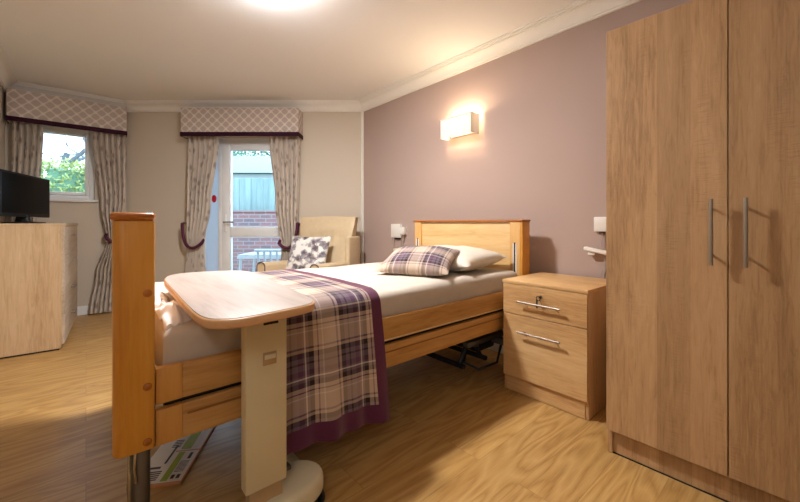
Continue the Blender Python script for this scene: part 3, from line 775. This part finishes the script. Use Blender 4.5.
bm = new(); box(bm, (.245, 1.08, TZ-.042), (.275, 1.115, TZ-.0265), .004); obj('stop_block', bm, M['plastic'], ot)
colx0, colx1, coly = .362, .491, 1.12
bm = new(); box(bm, (colx0, coly, .175), (colx1, coly+.045, TZ-.052), .004); cl = obj('column', bm, M['cream'], ot)
obj('slot', box(new(), (.415, coly-.002, .682), (.462, coly+.002, .690), .001), M['slot_shade'], ot)
bm = new(); box(bm, (.413, coly-.0025, .556), (.456, coly+.001, .596), .003); obj('lever_recess_shade', bm, M['tanmetal'], cl)  # flat plate, its darker tan paints in the recess's shadow
bm = new(); box(bm, (.417, coly-.006, .575), (.452, coly-.0024, .590), .003); obj('height_lever', bm, M['cream_plastic'], cl)
bm = new(); box(bm, (colx0+.012, coly+.006, .075), (colx1-.012, coly+.04, .19), .003); obj('inner_column', bm, M['tanmetal'], ot)
# base housing: bow-shaped shell across the bed side with rounded end
hp = [(.41,1.10),(.48,1.085),(.57,1.09),(.625,1.12),(.648,1.17),(.635,1.225),(.59,1.265),(.50,1.275),(.40,1.275)]
hp = smooth_poly(hp, 2)
bm = new(); prism(bm, hp, .055, .128, .022, seg=4); obj('base_housing', bm, M['cream_plastic'], ot)
bm = new(); box(bm, (.50, 1.215, .120), (.55, 1.25, .142), .006); obj('pedal', bm, M['greymetal'], ot)
for x in (.515, .60):
    bm = new(); box(bm, (x-.02, 1.20, .062), (x+.02, 1.58, .095), .008); obj('base_leg', bm, M['cream_plastic'], ot)
    for y in (1.16, 1.54):
        bm = new()
        for dx in (-.014, .014): lathe(bm, [(.008, -.008), (.026, -.008), (.030, -.004), (.030, .004), (.026, .008), (.008, .008)], (x+dx+.015, y, .031), 20, Matrix.Rotation(R(90), 4, 'Y'))
        wl = obj('wheel', bm, M['rubber'], ot)
        bm = new(); box(bm, (x+.003, y-.012, .03), (x+.027, y+.012, .062), .004); obj('caster_fork', bm, M['chrome'], wl)

# ---------------------------------------------------------------- booklet under the bed
bk = thing('booklet', 'open printed leaflet with lime green stripes under the foot of the bed', 'leaflet', (.33, 1.78, 0))
o_ = Vector((.272, 1.587)); ex = Vector((.477-.272, 1.926-1.587)); L_ = ex.length; ex.normalize(); ey = Vector((-ex.y, ex.x)); W_ = .185
bmx = Matrix(((ex.x, ey.x, 0, o_.x), (ex.y, ey.y, 0, o_.y), (0, 0, 1, 0), (0, 0, 0, 1)))
def bb(bm, x0, x1, y0, y1, z0, z1, bev=0, mat=0): return box(bm, (x0, y0, z0), (x1, y1, z1), bev, 1, mat, bmx)
obj('pages', bb(new(), 0, L_, 0, W_, .001, .008, .001), M['paper'], bk)
bm = new(); bb(bm, -.001, .012, -.001, W_, .0005, .0086); bb(bm, 0, L_, -.002, .004, .0005, .0086); bb(bm, .205, .213, .004, .10, .0083, .0086); obj('tan_edge', bm, M['orange'], bk)
bm = new(); bb(bm, .02, .2, .058, .082, .008, .0088); bb(bm, .222, .36, .045, .085, .008, .0088); obj('green_stripe', bm, M['lime'], bk)
bm = new(); rnd = random.Random(4)
bb(bm, .13, .25, .105, .113, .008, .0090); bb(bm, .10, .112, .115, .18, .008, .0090)
for k in range(5):
    bb(bm, .03+k*.012, .036+k*.012, .10, .175-rnd.random()*.02, .008, .0088)
    bb(bm, .24+k*.012, .245+k*.012, .095, .13, .008, .0088)
for x, y in ((.03, .025), (.03, .045)): bb(bm, x, x+.022, y-.006, y+.006, .008, .0090)
bb(bm, .15, .19, .022, .034, .008, .0090)
for k in range(9): bb(bm, .07+k*.008, .072+k*.008, .018, .052, .008, .0087)
obj('printed_text', bm, M['ink'], bk)

# ---------------------------------------------------------------- bedside cabinet
def bar_handle(parent, p0, p1, off, r=.0056):
    """p0,p1 ends of the bar; off = vector from bar to the door face"""
    p0, p1, off = Vector(p0), Vector(p1), Vector(off); bm = new()
    tube(bm, [p0, p1], r, 12)
    for q in (.14, .86): c = p0.lerp(p1, q); tube(bm, [c, c+off], r*.75, 10)
    return obj('handle', bm, M['steel'], parent)
cb = thing('bedside_cabinet', 'light oak bedside cabinet with two bar handled drawers', 'bedside cabinet', (2.13, .986, 0))
y0, y1, x0, x1, zt = .743, 1.229, 1.915, 2.37, .662
bm = new()
for lo, hi in (((x0, y0, .002), (x1, y0+.018, zt-.02)), ((x0, y1-.018, .002), (x1, y1, zt-.02)), ((x1-.01, y0+.018, .05), (x1, y1-.018, zt-.02)), ((x0+.01, y0+.018, .095), (x1-.01, y1-.018, .11))): box(bm, lo, hi, .001, 1)
obj('carcass', bm, M['sonoma2'], cb)
obj('cabinet_top', box(new(), (x0-.02, y0-.004, zt-.02), (x1+.004, y1+.004, zt), .003), M['sonoma_y'], cb)
obj('plinth', box(new(), (x0-.004, y0+.018, .004), (x0+.012, y1-.018, .092), .001, 1), M['sonoma_y'], cb)
dr = obj('drawer', box(new(), (x0-.018, y0+.002, .4665), (x0-.001, y1-.002, zt-.022), .0015, 1), M['sonoma_y'], cb)
bar_handle(dr, (1.868, 1.119, .548), (1.868, .871, .545), (.029, 0, 0))
bm = new(); lathe(bm, [(.010, 0), (.010, .004), (.008, .005)], (0,0,0), 20, Matrix.Translation((x0-.018, .99, .590)) @ Matrix.Rotation(R(-90), 4, 'Y')); lk = obj('lock', bm, M['chrome'], dr)
bm = new(); box(bm, (x0-.040, .9885, .586), (x0-.022, .9915, .594), .0008, 1)
tube(bm, [(x0-.045, .99+.011*math.cos(a_), .586+.012*math.sin(a_)) for a_ in [R(15*k) for k in range(24)]], .0022, 6, closed=True, cap=False)
box(bm, (x0-.046, .993, .53), (x0-.0435, 1.003, .578), .001, 1); tube(bm, [(x0-.043, .982, .58), (x0-.043, .972, .556), (x0-.043, .968, .53)], .0014, 6)
obj('key', bm, M['dark'], lk)
dr = obj('drawer', box(new(), (x0-.018, y0+.002, .096), (x0-.001, y1-.002, .4625), .0015, 1), M['sonoma_y'], cb)
bar_handle(dr, (1.868, 1.119, .373), (1.868, .871, .371), (.029, 0, 0))

# ---------------------------------------------------------------- wardrobe
wd = thing('wardrobe', 'tall two door oak wardrobe with vertical bar handles', 'wardrobe', (2.02, .195, 0))
y0, y1, x0, x1, zt = -.197, .589, 1.72, 2.32, 1.828
bm = new()
for lo, hi in (((x0, y0, .002), (x1, y0+.018, zt)), ((x0, y1-.018, .002), (x1, y1, zt)), ((x0, y0+.018, zt-.018), (x1, y1-.018, zt)), ((x1-.008, y0+.018, .05), (x1, y1-.018, zt-.018)), ((x0+.03, y0+.018, .09), (x1-.008, y1-.018, .106))): box(bm, lo, hi, .001, 1)
obj('carcass', bm, M['sonoma'], wd)
obj('plinth', box(new(), (x0+.012, y0+.018, .004), (x0+.028, y1-.018, .1), .001, 1), M['sonoma'], wd)
obj('plinth_painted_shade', box(new(), (x0+.008, y0+.018, .0005), (x0+.026, y1-.018, .004)), M['slot_shade'], wd)  # black strip painting the shade under the plinth
ys = .1955
for a, b, hy in ((ys+.0015, y1, .237), (y0, ys-.0015, .148)):
    d_ = obj('door', box(new(), (x0-.019, a, .1065), (x0-.001, b, zt), .0012, 1), M['sonoma'], wd)
    bar_handle(d_, (1.668, hy, .850), (1.668, hy, 1.085), (.034, 0, 0), .0062)

# ---------------------------------------------------------------- chest of drawers + TV
CR = R(-3.2)
ch = thing('chest_of_drawers', 'wide pale oak chest of four drawers against the left wall', 'chest of drawers', (-.128, 3.896, 0), CR)
cw, cd, chh = 1.10, .42, .997
def lob(name, lo, hi, mat, par, bev=.0015, seg=1): return obj(name, box(new(), lo, hi, bev, seg), mat, par, local=True)
bm = new()
for lo, hi in (((-cd, 0, .012), (-.018, .018, chh-.02)), ((-cd, cw-.018, .012), (-.018, cw, chh-.02)), ((-cd, .018, .05), (-cd+.01, cw-.018, chh-.02)), ((-cd+.02, .018, .05), (-.02, cw-.018, .066))): box(bm, lo, hi, .001, 1)
obj('carcass', bm, M['chest'], ch, local=True)
lob('chest_top', (-cd-.004, -.004, chh-.02), (.006, cw+.004, chh), M['chest'], ch)
lob('plinth', (-.04, .018, .004), (-.025, cw-.018, .065), M['chest_y'], ch)
lob('side_base_shade', (-cd, .002, .001), (-.03, .016, .012), M['slot_shade'], ch)  # black strip standing in for the shadow below the side panel
for k in range(4):
    z0 = .045 + k*.2325; d_ = lob('drawer', (-.018, .002, z0), (0, cw-.002, z0+.2295), M['chest_y'], ch, .002, 1)
    bm = new(); zc = z0+.15; tube(bm, [(.026, cw/2-.10, zc), (.026, cw/2+.10, zc)], .005, 10)
    for q in (-.075, .075): tube(bm, [(.026, cw/2+q, zc), (0, cw/2+q, zc)], .004, 8)
    obj('handle', bm, M['steel'], d_, local=True)
tvx, tvy = -.348, 4.11
tv = thing('television', 'black flat screen television standing on the chest of drawers', 'television', (tvx, tvy, chh), R(72.7))
def tvb(bm, lo, hi, bev=.004): return box(bm, lo, hi, bev, 2)
bm = new(); tvb(bm, (-.36, 0, .050), (.36, .022, .387), .006); tvb(bm, (-.27, .022, .09), (.27, .06, .33), .015); obj('casing', bm, M['tv'], tv, local=True)
bm = new(); tvb(bm, (-.342, -.0015, .078), (.342, .001, .371), .0005); obj('screen', bm, M['screen'], tv, local=True)
bm = new(); tvb(bm, (-.028, -.002, .060), (.012, .0005, .066), .0005); obj('maker_mark', bm, M['chrome'], tv, local=True)
bm = new(); tube(bm, [(0, .03, .012), (0, .03, .08)], [.05, .035], 16, flat=.5); obj('stand_neck', bm, M['tv'], tv, local=True)
bm = new(); lathe(bm, [(.20, .0), (.205, .004), (.20, .009), (.05, .016)], (0, .02, 0), 40, Matrix.Diagonal((1, .52, 1, 1))); obj('stand_base', bm, M['tv'], tv, local=True)

# ---------------------------------------------------------------- armchair
ac = bay(-1.01, 3.22)
ch_r = BAY + R(-18)
ar = thing('armchair', 'cream high backed armchair with buttoned back and dark piped arms', 'armchair', tuple(ac), ch_r)
# local: x right, y backwards, front at y=0
W2 = .33
def arm_bm(sx):
    bm = new(); P = []
    for k in range(13): th = R(180*k/12); P.append((.045*math.cos(th), .60+.04*math.sin(th)))
    P = [(.045, .12)] + P + [(-.045, .12)]
    t_ = bmesh.new(); rings = []
    for y, s_ in ((.0, .96), (.008, 1), (.30, 1), (.60, .96)):
        rings.append([t_.verts.new((sx*(W2-.05) + x*s_, y, z - (.03*(y/.6)))) for x, z in P])
    n = len(P)
    for a_, b_ in zip(rings, rings[1:]):
        for k in range(n): t_.faces.new((a_[k], a_[(k+1) % n], b_[(k+1) % n], b_[k]))
    t_.faces.new(rings[0]); t_.faces.new(rings[-1][::-1]); merge(bm, t_); return bm
for sx in (-1, 1):
    a_ = obj('arm', arm_bm(sx), M['chair'], ar, local=True)
    pts = [(sx*(W2-.05)+.043*math.cos(R(180*k/16)), -.002, .60+.038*math.sin(R(180*k/16))) for k in range(17)]
    pts = [(sx*(W2-.05)+.043, -.002, .13)] + pts + [(sx*(W2-.05)-.043, -.002, .13)]
    obj('arm_piping', tube(new(), pts, .005, 8), M['piping'], a_, local=True)
bm = new(); box(bm, (-W2+.10, .04, .16), (W2-.10, .60, .34), .02, 3); obj('seat_base', bm, M['chair'], ar, local=True)
bm = pillow_bm(W2*2-.21, .56, .15, 5, 20); place(bm, (0, .29, .40)); obj('seat_cushion', bm, M['chair'], ar, local=True, smooth=80)
# back: raked, flared towards the top, thickness tapers
def back_bm():
    bm = new(); nx, nz = 24, 30; F, Bk = [], []
    btn = [(-.18,.85),(-.06,.85),(.06,.85),(.18,.85)]
    for j in range(nz+1):
        v = j/nz; z = .30 + .76*v; hw = .285 + .05*v**1.5; yf = .54 + .20*v; th = .17 - .10*v
        rf, rb = [], []
        for i in range(nx+1):
            u = 2*i/nx-1; e = (1-abs(u)**4)**.5*(1-(v**14)); zz = z - .022*(abs(u)**5)*(v**6)*0 - .012*(1-u*u)*v**8*-1
            x = u*hw; bulge = .035*e + .018*u*u*-1*0
            for bx, bz in btn: bulge -= .020*math.exp(-(((x-bx)/.035)**2 + ((z-bz)/.04)**2))
            rf.append(bm.verts.new((x, yf-bulge-.02*abs(u)**3, zz))); rb.append(bm.verts.new((x*.97, yf+th, zz)))
        F.append(rf); Bk.append(rb)
    for j in range(nz):
        for i in range(nx):
            bm.faces.new((F[j][i], F[j][i+1], F[j+1][i+1], F[j+1][i])); bm.faces.new((Bk[j][i], Bk[j+1][i], Bk[j+1][i+1], Bk[j][i+1]))
        bm.faces.new((F[j][0], F[j+1][0], Bk[j+1][0], Bk[j][0])); bm.faces.new((F[j][nx], Bk[j][nx], Bk[j+1][nx], F[j+1][nx]))
    for i in range(nx):
        bm.faces.new((F[nz][i], F[nz][i+1], Bk[nz][i+1], Bk[nz][i])); bm.faces.new((F[0][i], Bk[0][i], Bk[0][i+1], F[0][i+1]))
    return bm
bk_ = obj('backrest', back_bm(), M['chair'], ar, local=True)
for bx in (-.18, -.06, .06, .18):
    bm = new(); lathe(bm, [(.011, 0), (.010, .004), (.004, .007)], (0,0,0), 12, Matrix.Translation((bx, .677, .85)) @ Matrix.Rotation(R(90), 4, 'X')); obj('button', bm, M['piping'], bk_, local=True)
for a_, b_ in ((W2-.045, W2+.01), (-W2-.01, -W2+.045)): obj('back_wing', box(new(), (a_, .56, .16), (b_, .84, .86), .02, 3), M['chair'], ar, local=True)
for sx in (-1, 1):
    for y in (.05, .78):
        bm = new(); tube(bm, [(sx*(W2-.06), y, .165), (sx*(W2-.06), y+(.03 if y > .5 else -.01), 0)], [.022, .015], 12); obj('leg', bm, M['beech_cap'], ar, local=True)
fc = ROOT[ar.name] @ Vector((-.04, .40, .68))
tag(obj('floral_cushion', place(pillow_bm(.43, .41, .13, 2.4, 26, seed=9), fc, R(66), 0, ch_r+R(6)), M['floral'], smooth=80), 'white cushion with grey floral print on the cream armchair', 'cushion')

# ---------------------------------------------------------------- wall sockets, call handset
def wallw(px, py):                          # a point on the mauve wall
    r = (px-400)/360; b = CX/(S + r*K); return Vector((CX, b*K - r*b*S, 1-(py-223)*b/360))
def wbox(bm, px0, py0, px1, py1, d, bev=.004):
    a, b = wallw(px0, py0), wallw(px1, py1); zc0 = (wallw(px0, py0).z+wallw(px1, py0).z)/2; zc1 = (wallw(px0, py1).z+wallw(px1, py1).z)/2
    return box(bm, (CX-d, b.y, zc1), (CX-.0005, a.y, zc0), bev)
t = thing('call_point', 'white nurse call unit with curly lead left of the headboard', 'call point', tuple(wallw(399, 240)))
obj('wall_plate', wbox(new(), 393, 224, 402.5, 237.5, .03), M['plastic'], t)
obj('plug', wbox(new(), 403.2, 227, 407, 234.5, .045), M['plastic'], t)
obj('indicator', wbox(new(), 396.5, 238, 401, 239.3, .02, .001), M['dark'], t)
bm = new(); o1 = Vector((-.035, 0, 0))
def wp(px, py, d=.02): v = wallw(px, py); v.x -= d; return v
tube(bm, [wp(395, 237.5), wp(396, 246, .03), wp(397, 252, .03), wp(399.5, 256, .03), wp(401, 250, .025), wp(402.5, 244), wp(404.8, 234.5, .03)], .004, 8)
tube(bm, [wp(405.5, 234.5, .03), wp(405, 241, .02), wp(403, 247, .02), wp(400.5, 252, .02), wp(397, 262, .02)], .004, 8); obj('lead', bm, M['cable'], t)
bm = new(); wbox(bm, 396.5, 248.5, 400.5, 254, .045, .006); obj('call_button', bm, M['plastic'], t)
t = thing('call_point', 'white socket plate beside the wardrobe, above the bedside cabinet', 'call point', tuple(wallw(602, 250)))
obj('wall_plate', wbox(new(), 595.5, 217, 612, 231.5, .03), M['plastic'], t)
obj('plug', wbox(new(), 600, 231.7, 605, 233.6, .02, .002), M['piping'], t)
bm = new(); tube(bm, [wp(603.5, 233), wp(603, 240), wp(602, 247, .03)], .003, 8); tube(bm, [wp(606, 253, .03), wp(606.5, 262), wp(604, 268), wp(602, 274), wp(601.5, 281)], .003, 8); tube(bm, [wp(607, 262), wp(606, 270), wp(605, 281)], .003, 8); obj('lead', bm, M['cable'], t)
bm = new(); a = wallw(599, 250.5); b2 = wallw(607.5, 249)
box(bm, (-.02, -.075, -.012), (.02, .075, .012), .008, 3); place(bm, Vector((CX-.045, (a.y+b2.y)/2+.02, a.z)), R(10), 0, 0); box(bm, (CX-.05, a.y+.01, a.z-.028), (CX-.03, a.y+.05, a.z-.010), .006); obj('call_handset', bm, M['plastic'], t)

# ---------------------------------------------------------------- garden
struct('lawn', box(new(), (-14, 5.6, -.5), (22, 26, -.16)), M['grass'], origin=(4,12,-.16))
bm = new(); bbox_(bm, (-3.6, 4.36, -.158), (1.0, 7.2, -.13)); struct('patio', bm, M['paving'])
# brick wall and board fence
bm = new(); box(bm, (-6.0, 7.4, -.158), (0, 7.62, 1.22)); box(bm, (-6.0, 7.38, 1.221), (0, 7.64, 1.26)); uvbox(bm); bmesh.ops.transform(bm, matrix=BM4, verts=bm.verts)
tag(obj('garden_wall', bm, M['brick'], wn=False), 'low red brick wall seen through the garden door', 'wall')
fn_ = thing('garden_fence', 'tall grey green board fence behind the brick wall', 'fence', tuple(bay(-3, 7.9, -.158)), BAY)
bm = new()
for k in range(46): bbox_(bm, (-6+k*.13, 7.88+(.02 if k % 2 else 0), -.158), (-6+k*.13+.135, 7.90+(.02 if k % 2 else 0), 1.98), .003, 0, 1)
obj('fence_board', bm, M['fence'], fn_)
for k in range(4): obj('fence_post', bbox_(new(), (-5.9+k*1.9, 7.93, -.158), (-5.8+k*1.9, 8.03, 2.02), .005), M['fence'], fn_)
# white patio table and chair
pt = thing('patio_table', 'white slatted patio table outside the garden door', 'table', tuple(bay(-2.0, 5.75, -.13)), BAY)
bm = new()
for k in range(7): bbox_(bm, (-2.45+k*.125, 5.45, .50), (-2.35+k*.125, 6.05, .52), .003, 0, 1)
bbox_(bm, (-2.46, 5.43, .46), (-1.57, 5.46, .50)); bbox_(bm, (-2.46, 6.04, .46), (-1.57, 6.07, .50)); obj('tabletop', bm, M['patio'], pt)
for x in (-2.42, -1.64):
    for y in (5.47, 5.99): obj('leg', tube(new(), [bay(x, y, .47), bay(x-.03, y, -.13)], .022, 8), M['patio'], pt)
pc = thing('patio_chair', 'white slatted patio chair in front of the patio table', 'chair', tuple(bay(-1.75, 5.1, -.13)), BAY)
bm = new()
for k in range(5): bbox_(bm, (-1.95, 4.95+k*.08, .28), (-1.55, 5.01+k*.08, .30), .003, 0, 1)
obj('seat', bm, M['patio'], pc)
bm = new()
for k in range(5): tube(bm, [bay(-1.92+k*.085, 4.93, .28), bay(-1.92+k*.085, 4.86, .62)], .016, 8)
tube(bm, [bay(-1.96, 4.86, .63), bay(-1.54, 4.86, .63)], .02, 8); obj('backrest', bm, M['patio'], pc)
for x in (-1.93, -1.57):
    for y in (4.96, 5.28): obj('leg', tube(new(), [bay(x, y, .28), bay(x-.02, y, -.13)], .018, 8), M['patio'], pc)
# white building behind the fence
hs = thing('neighbouring_building', 'white low building with glazed gable behind the fence', 'building', tuple(bay(-6.3, 13.4, -.158)), BAY)
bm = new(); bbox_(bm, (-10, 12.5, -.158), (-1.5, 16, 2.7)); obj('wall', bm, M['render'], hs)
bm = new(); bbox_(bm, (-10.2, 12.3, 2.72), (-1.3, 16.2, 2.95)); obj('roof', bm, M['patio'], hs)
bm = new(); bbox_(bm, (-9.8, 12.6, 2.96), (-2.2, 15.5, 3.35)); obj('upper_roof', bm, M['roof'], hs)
for k in range(4): obj('window', bbox_(new(), (-9.4+k*1.9, 12.46, 1.2), (-8.1+k*1.9, 12.5, 2.4)), M['winglass'], hs)
# leafy masses
def leaves(bm, c, rad, n, size, rnd, boxy=False):
    for _ in range(n):
        if boxy: p = Vector((rnd.uniform(-1,1)*rad[0], rnd.uniform(-1,1)*rad[1], rnd.uniform(-1,1)*rad[2])); k = rnd.choice((0,1,1,2)); p[k] = math.copysign(rad[k], -1 if k == 1 else 1 if k == 2 else p[k])*rnd.uniform(.82,1.05)
        else:
            d = Vector((rnd.gauss(0,1), rnd.gauss(0,1), rnd.gauss(0,1))).normalized()*rnd.uniform(.5,1)**.5; p = Vector((d.x*rad[0], d.y*rad[1], d.z*rad[2]))
        p += Vector(c); a = Vector((rnd.gauss(0,1), rnd.gauss(0,1), rnd.gauss(0,1))).normalized(); b = a.orthogonal().normalized(); s_ = size*rnd.uniform(.6,1.3)
        vs = [bm.verts.new(p+a*s_), bm.verts.new(p+b*s_*.55), bm.verts.new(p-a*s_), bm.verts.new(p-b*s_*.55)]; bm.faces.new(vs)
rnd = random.Random(11)
hd = thing('garden_hedge', 'tall clipped green hedge outside the left window', 'hedge', (-1.6, 8.9, -.16))
bm = new(); box(bm, (-5.9, 8.55, -.16), (.3, 9.35, 1.95), .1, 2); obj('inner_growth', bm, M['leaf2'], hd)
bm = new(); leaves(bm, (-2.8, 8.95, .95), (3.15, .5, 1.12), 20000, .035, rnd, True); obj('foliage', bm, M['leaf'], hd, wn=False)
def branch(bm, p, d, L, r, dep, rnd, droop=0):
    q = p + d*L; mid = p + d*L*.5 + Vector((rnd.gauss(0,1), rnd.gauss(0,1), 0))*L*.05
    tube(bm, [p, mid, q], [r, r*.85, r*.68], 7)
    if dep == 0: return
    for k in range(3 if dep > 1 else 2):
        nd = (d + Vector((rnd.gauss(0,1), rnd.gauss(0,1), rnd.gauss(0,.6)))*.62).normalized()
        nd.z = max(nd.z, -.1); branch(bm, p.lerp(q, rnd.uniform(.6,1)), nd.normalized(), L*.72, r*.58, dep-1, rnd)
bm = new(); branch(bm, Vector((-.72, 10.4, -.16)), Vector((.04, 0, 1)), 2.1, .15, 6, rnd)
tag(obj('bare_tree', bm, M['bark']), 'bare branching tree behind the hedge outside the left window', 'tree')
tr = thing('leafy_tree', 'green leafy tree beyond the fence seen through the door', 'tree', tuple(bay(-6.4, 17.6, -.16)))
c = bay(-6.4, 17.6); bm = new(); tube(bm, [(c.x, c.y, -.16), (c.x+.1, c.y, 1.2), (c.x, c.y, 2.4)], [.14, .11, .06], 10); branch(bm, Vector((c.x, c.y, 1.6)), Vector((.1,0,1)), 1.4, .08, 4, rnd); obj('trunk', bm, M['bark'], tr)
bm = new(); leaves(bm, (c.x, c.y, 4.3), (2.4, 1.5, 1.1), 2500, .12, rnd); obj('foliage', bm, M['leaf2'], tr, wn=False)

# ---------------------------------------------------------------- sky
wld = bpy.data.worlds.new('sky'); bpy.context.scene.world = wld; wld.use_nodes = True
nt = wld.node_tree; nt.nodes.clear()
o_ = nt.nodes.new('ShaderNodeOutputWorld'); bg = nt.nodes.new('ShaderNodeBackground'); nt.links.new(bg.outputs[0], o_.inputs[0])
tc = nt.nodes.new('ShaderNodeTexCoord'); nz = nt.nodes.new('ShaderNodeTexNoise'); nz.inputs['Scale'].default_value = 3; rp = nt.nodes.new('ShaderNodeValToRGB')
rp.color_ramp.elements[0].position = .35; rp.color_ramp.elements[0].color = (.50,.72,1,1); rp.color_ramp.elements[1].position = .6; rp.color_ramp.elements[1].color = (.78,.89,1,1)
nt.links.new(tc.outputs['Generated'], nz.inputs[0]); nt.links.new(nz.outputs[0], rp.inputs[0]); nt.links.new(rp.outputs[0], bg.inputs[0]); bg.inputs[1].default_value = 5.0

# ---------------------------------------------------------------- camera
cam = bpy.data.cameras.new('camera'); co = bpy.data.objects.new('camera', cam); C.objects.link(co)
co.location = (0, 0, 1); co.rotation_euler = (R(90), 0, BAY); cam.sensor_width = 36; cam.lens = 36*360/800; cam.shift_y = -.035; cam.clip_start = .02; cam.clip_end = 200
sc = bpy.context.scene; sc.camera = co
sc.view_settings.view_transform = 'Standard'; sc.view_settings.look = 'None'; sc.view_settings.gamma = 1; sc.view_settings.exposure = 0.55
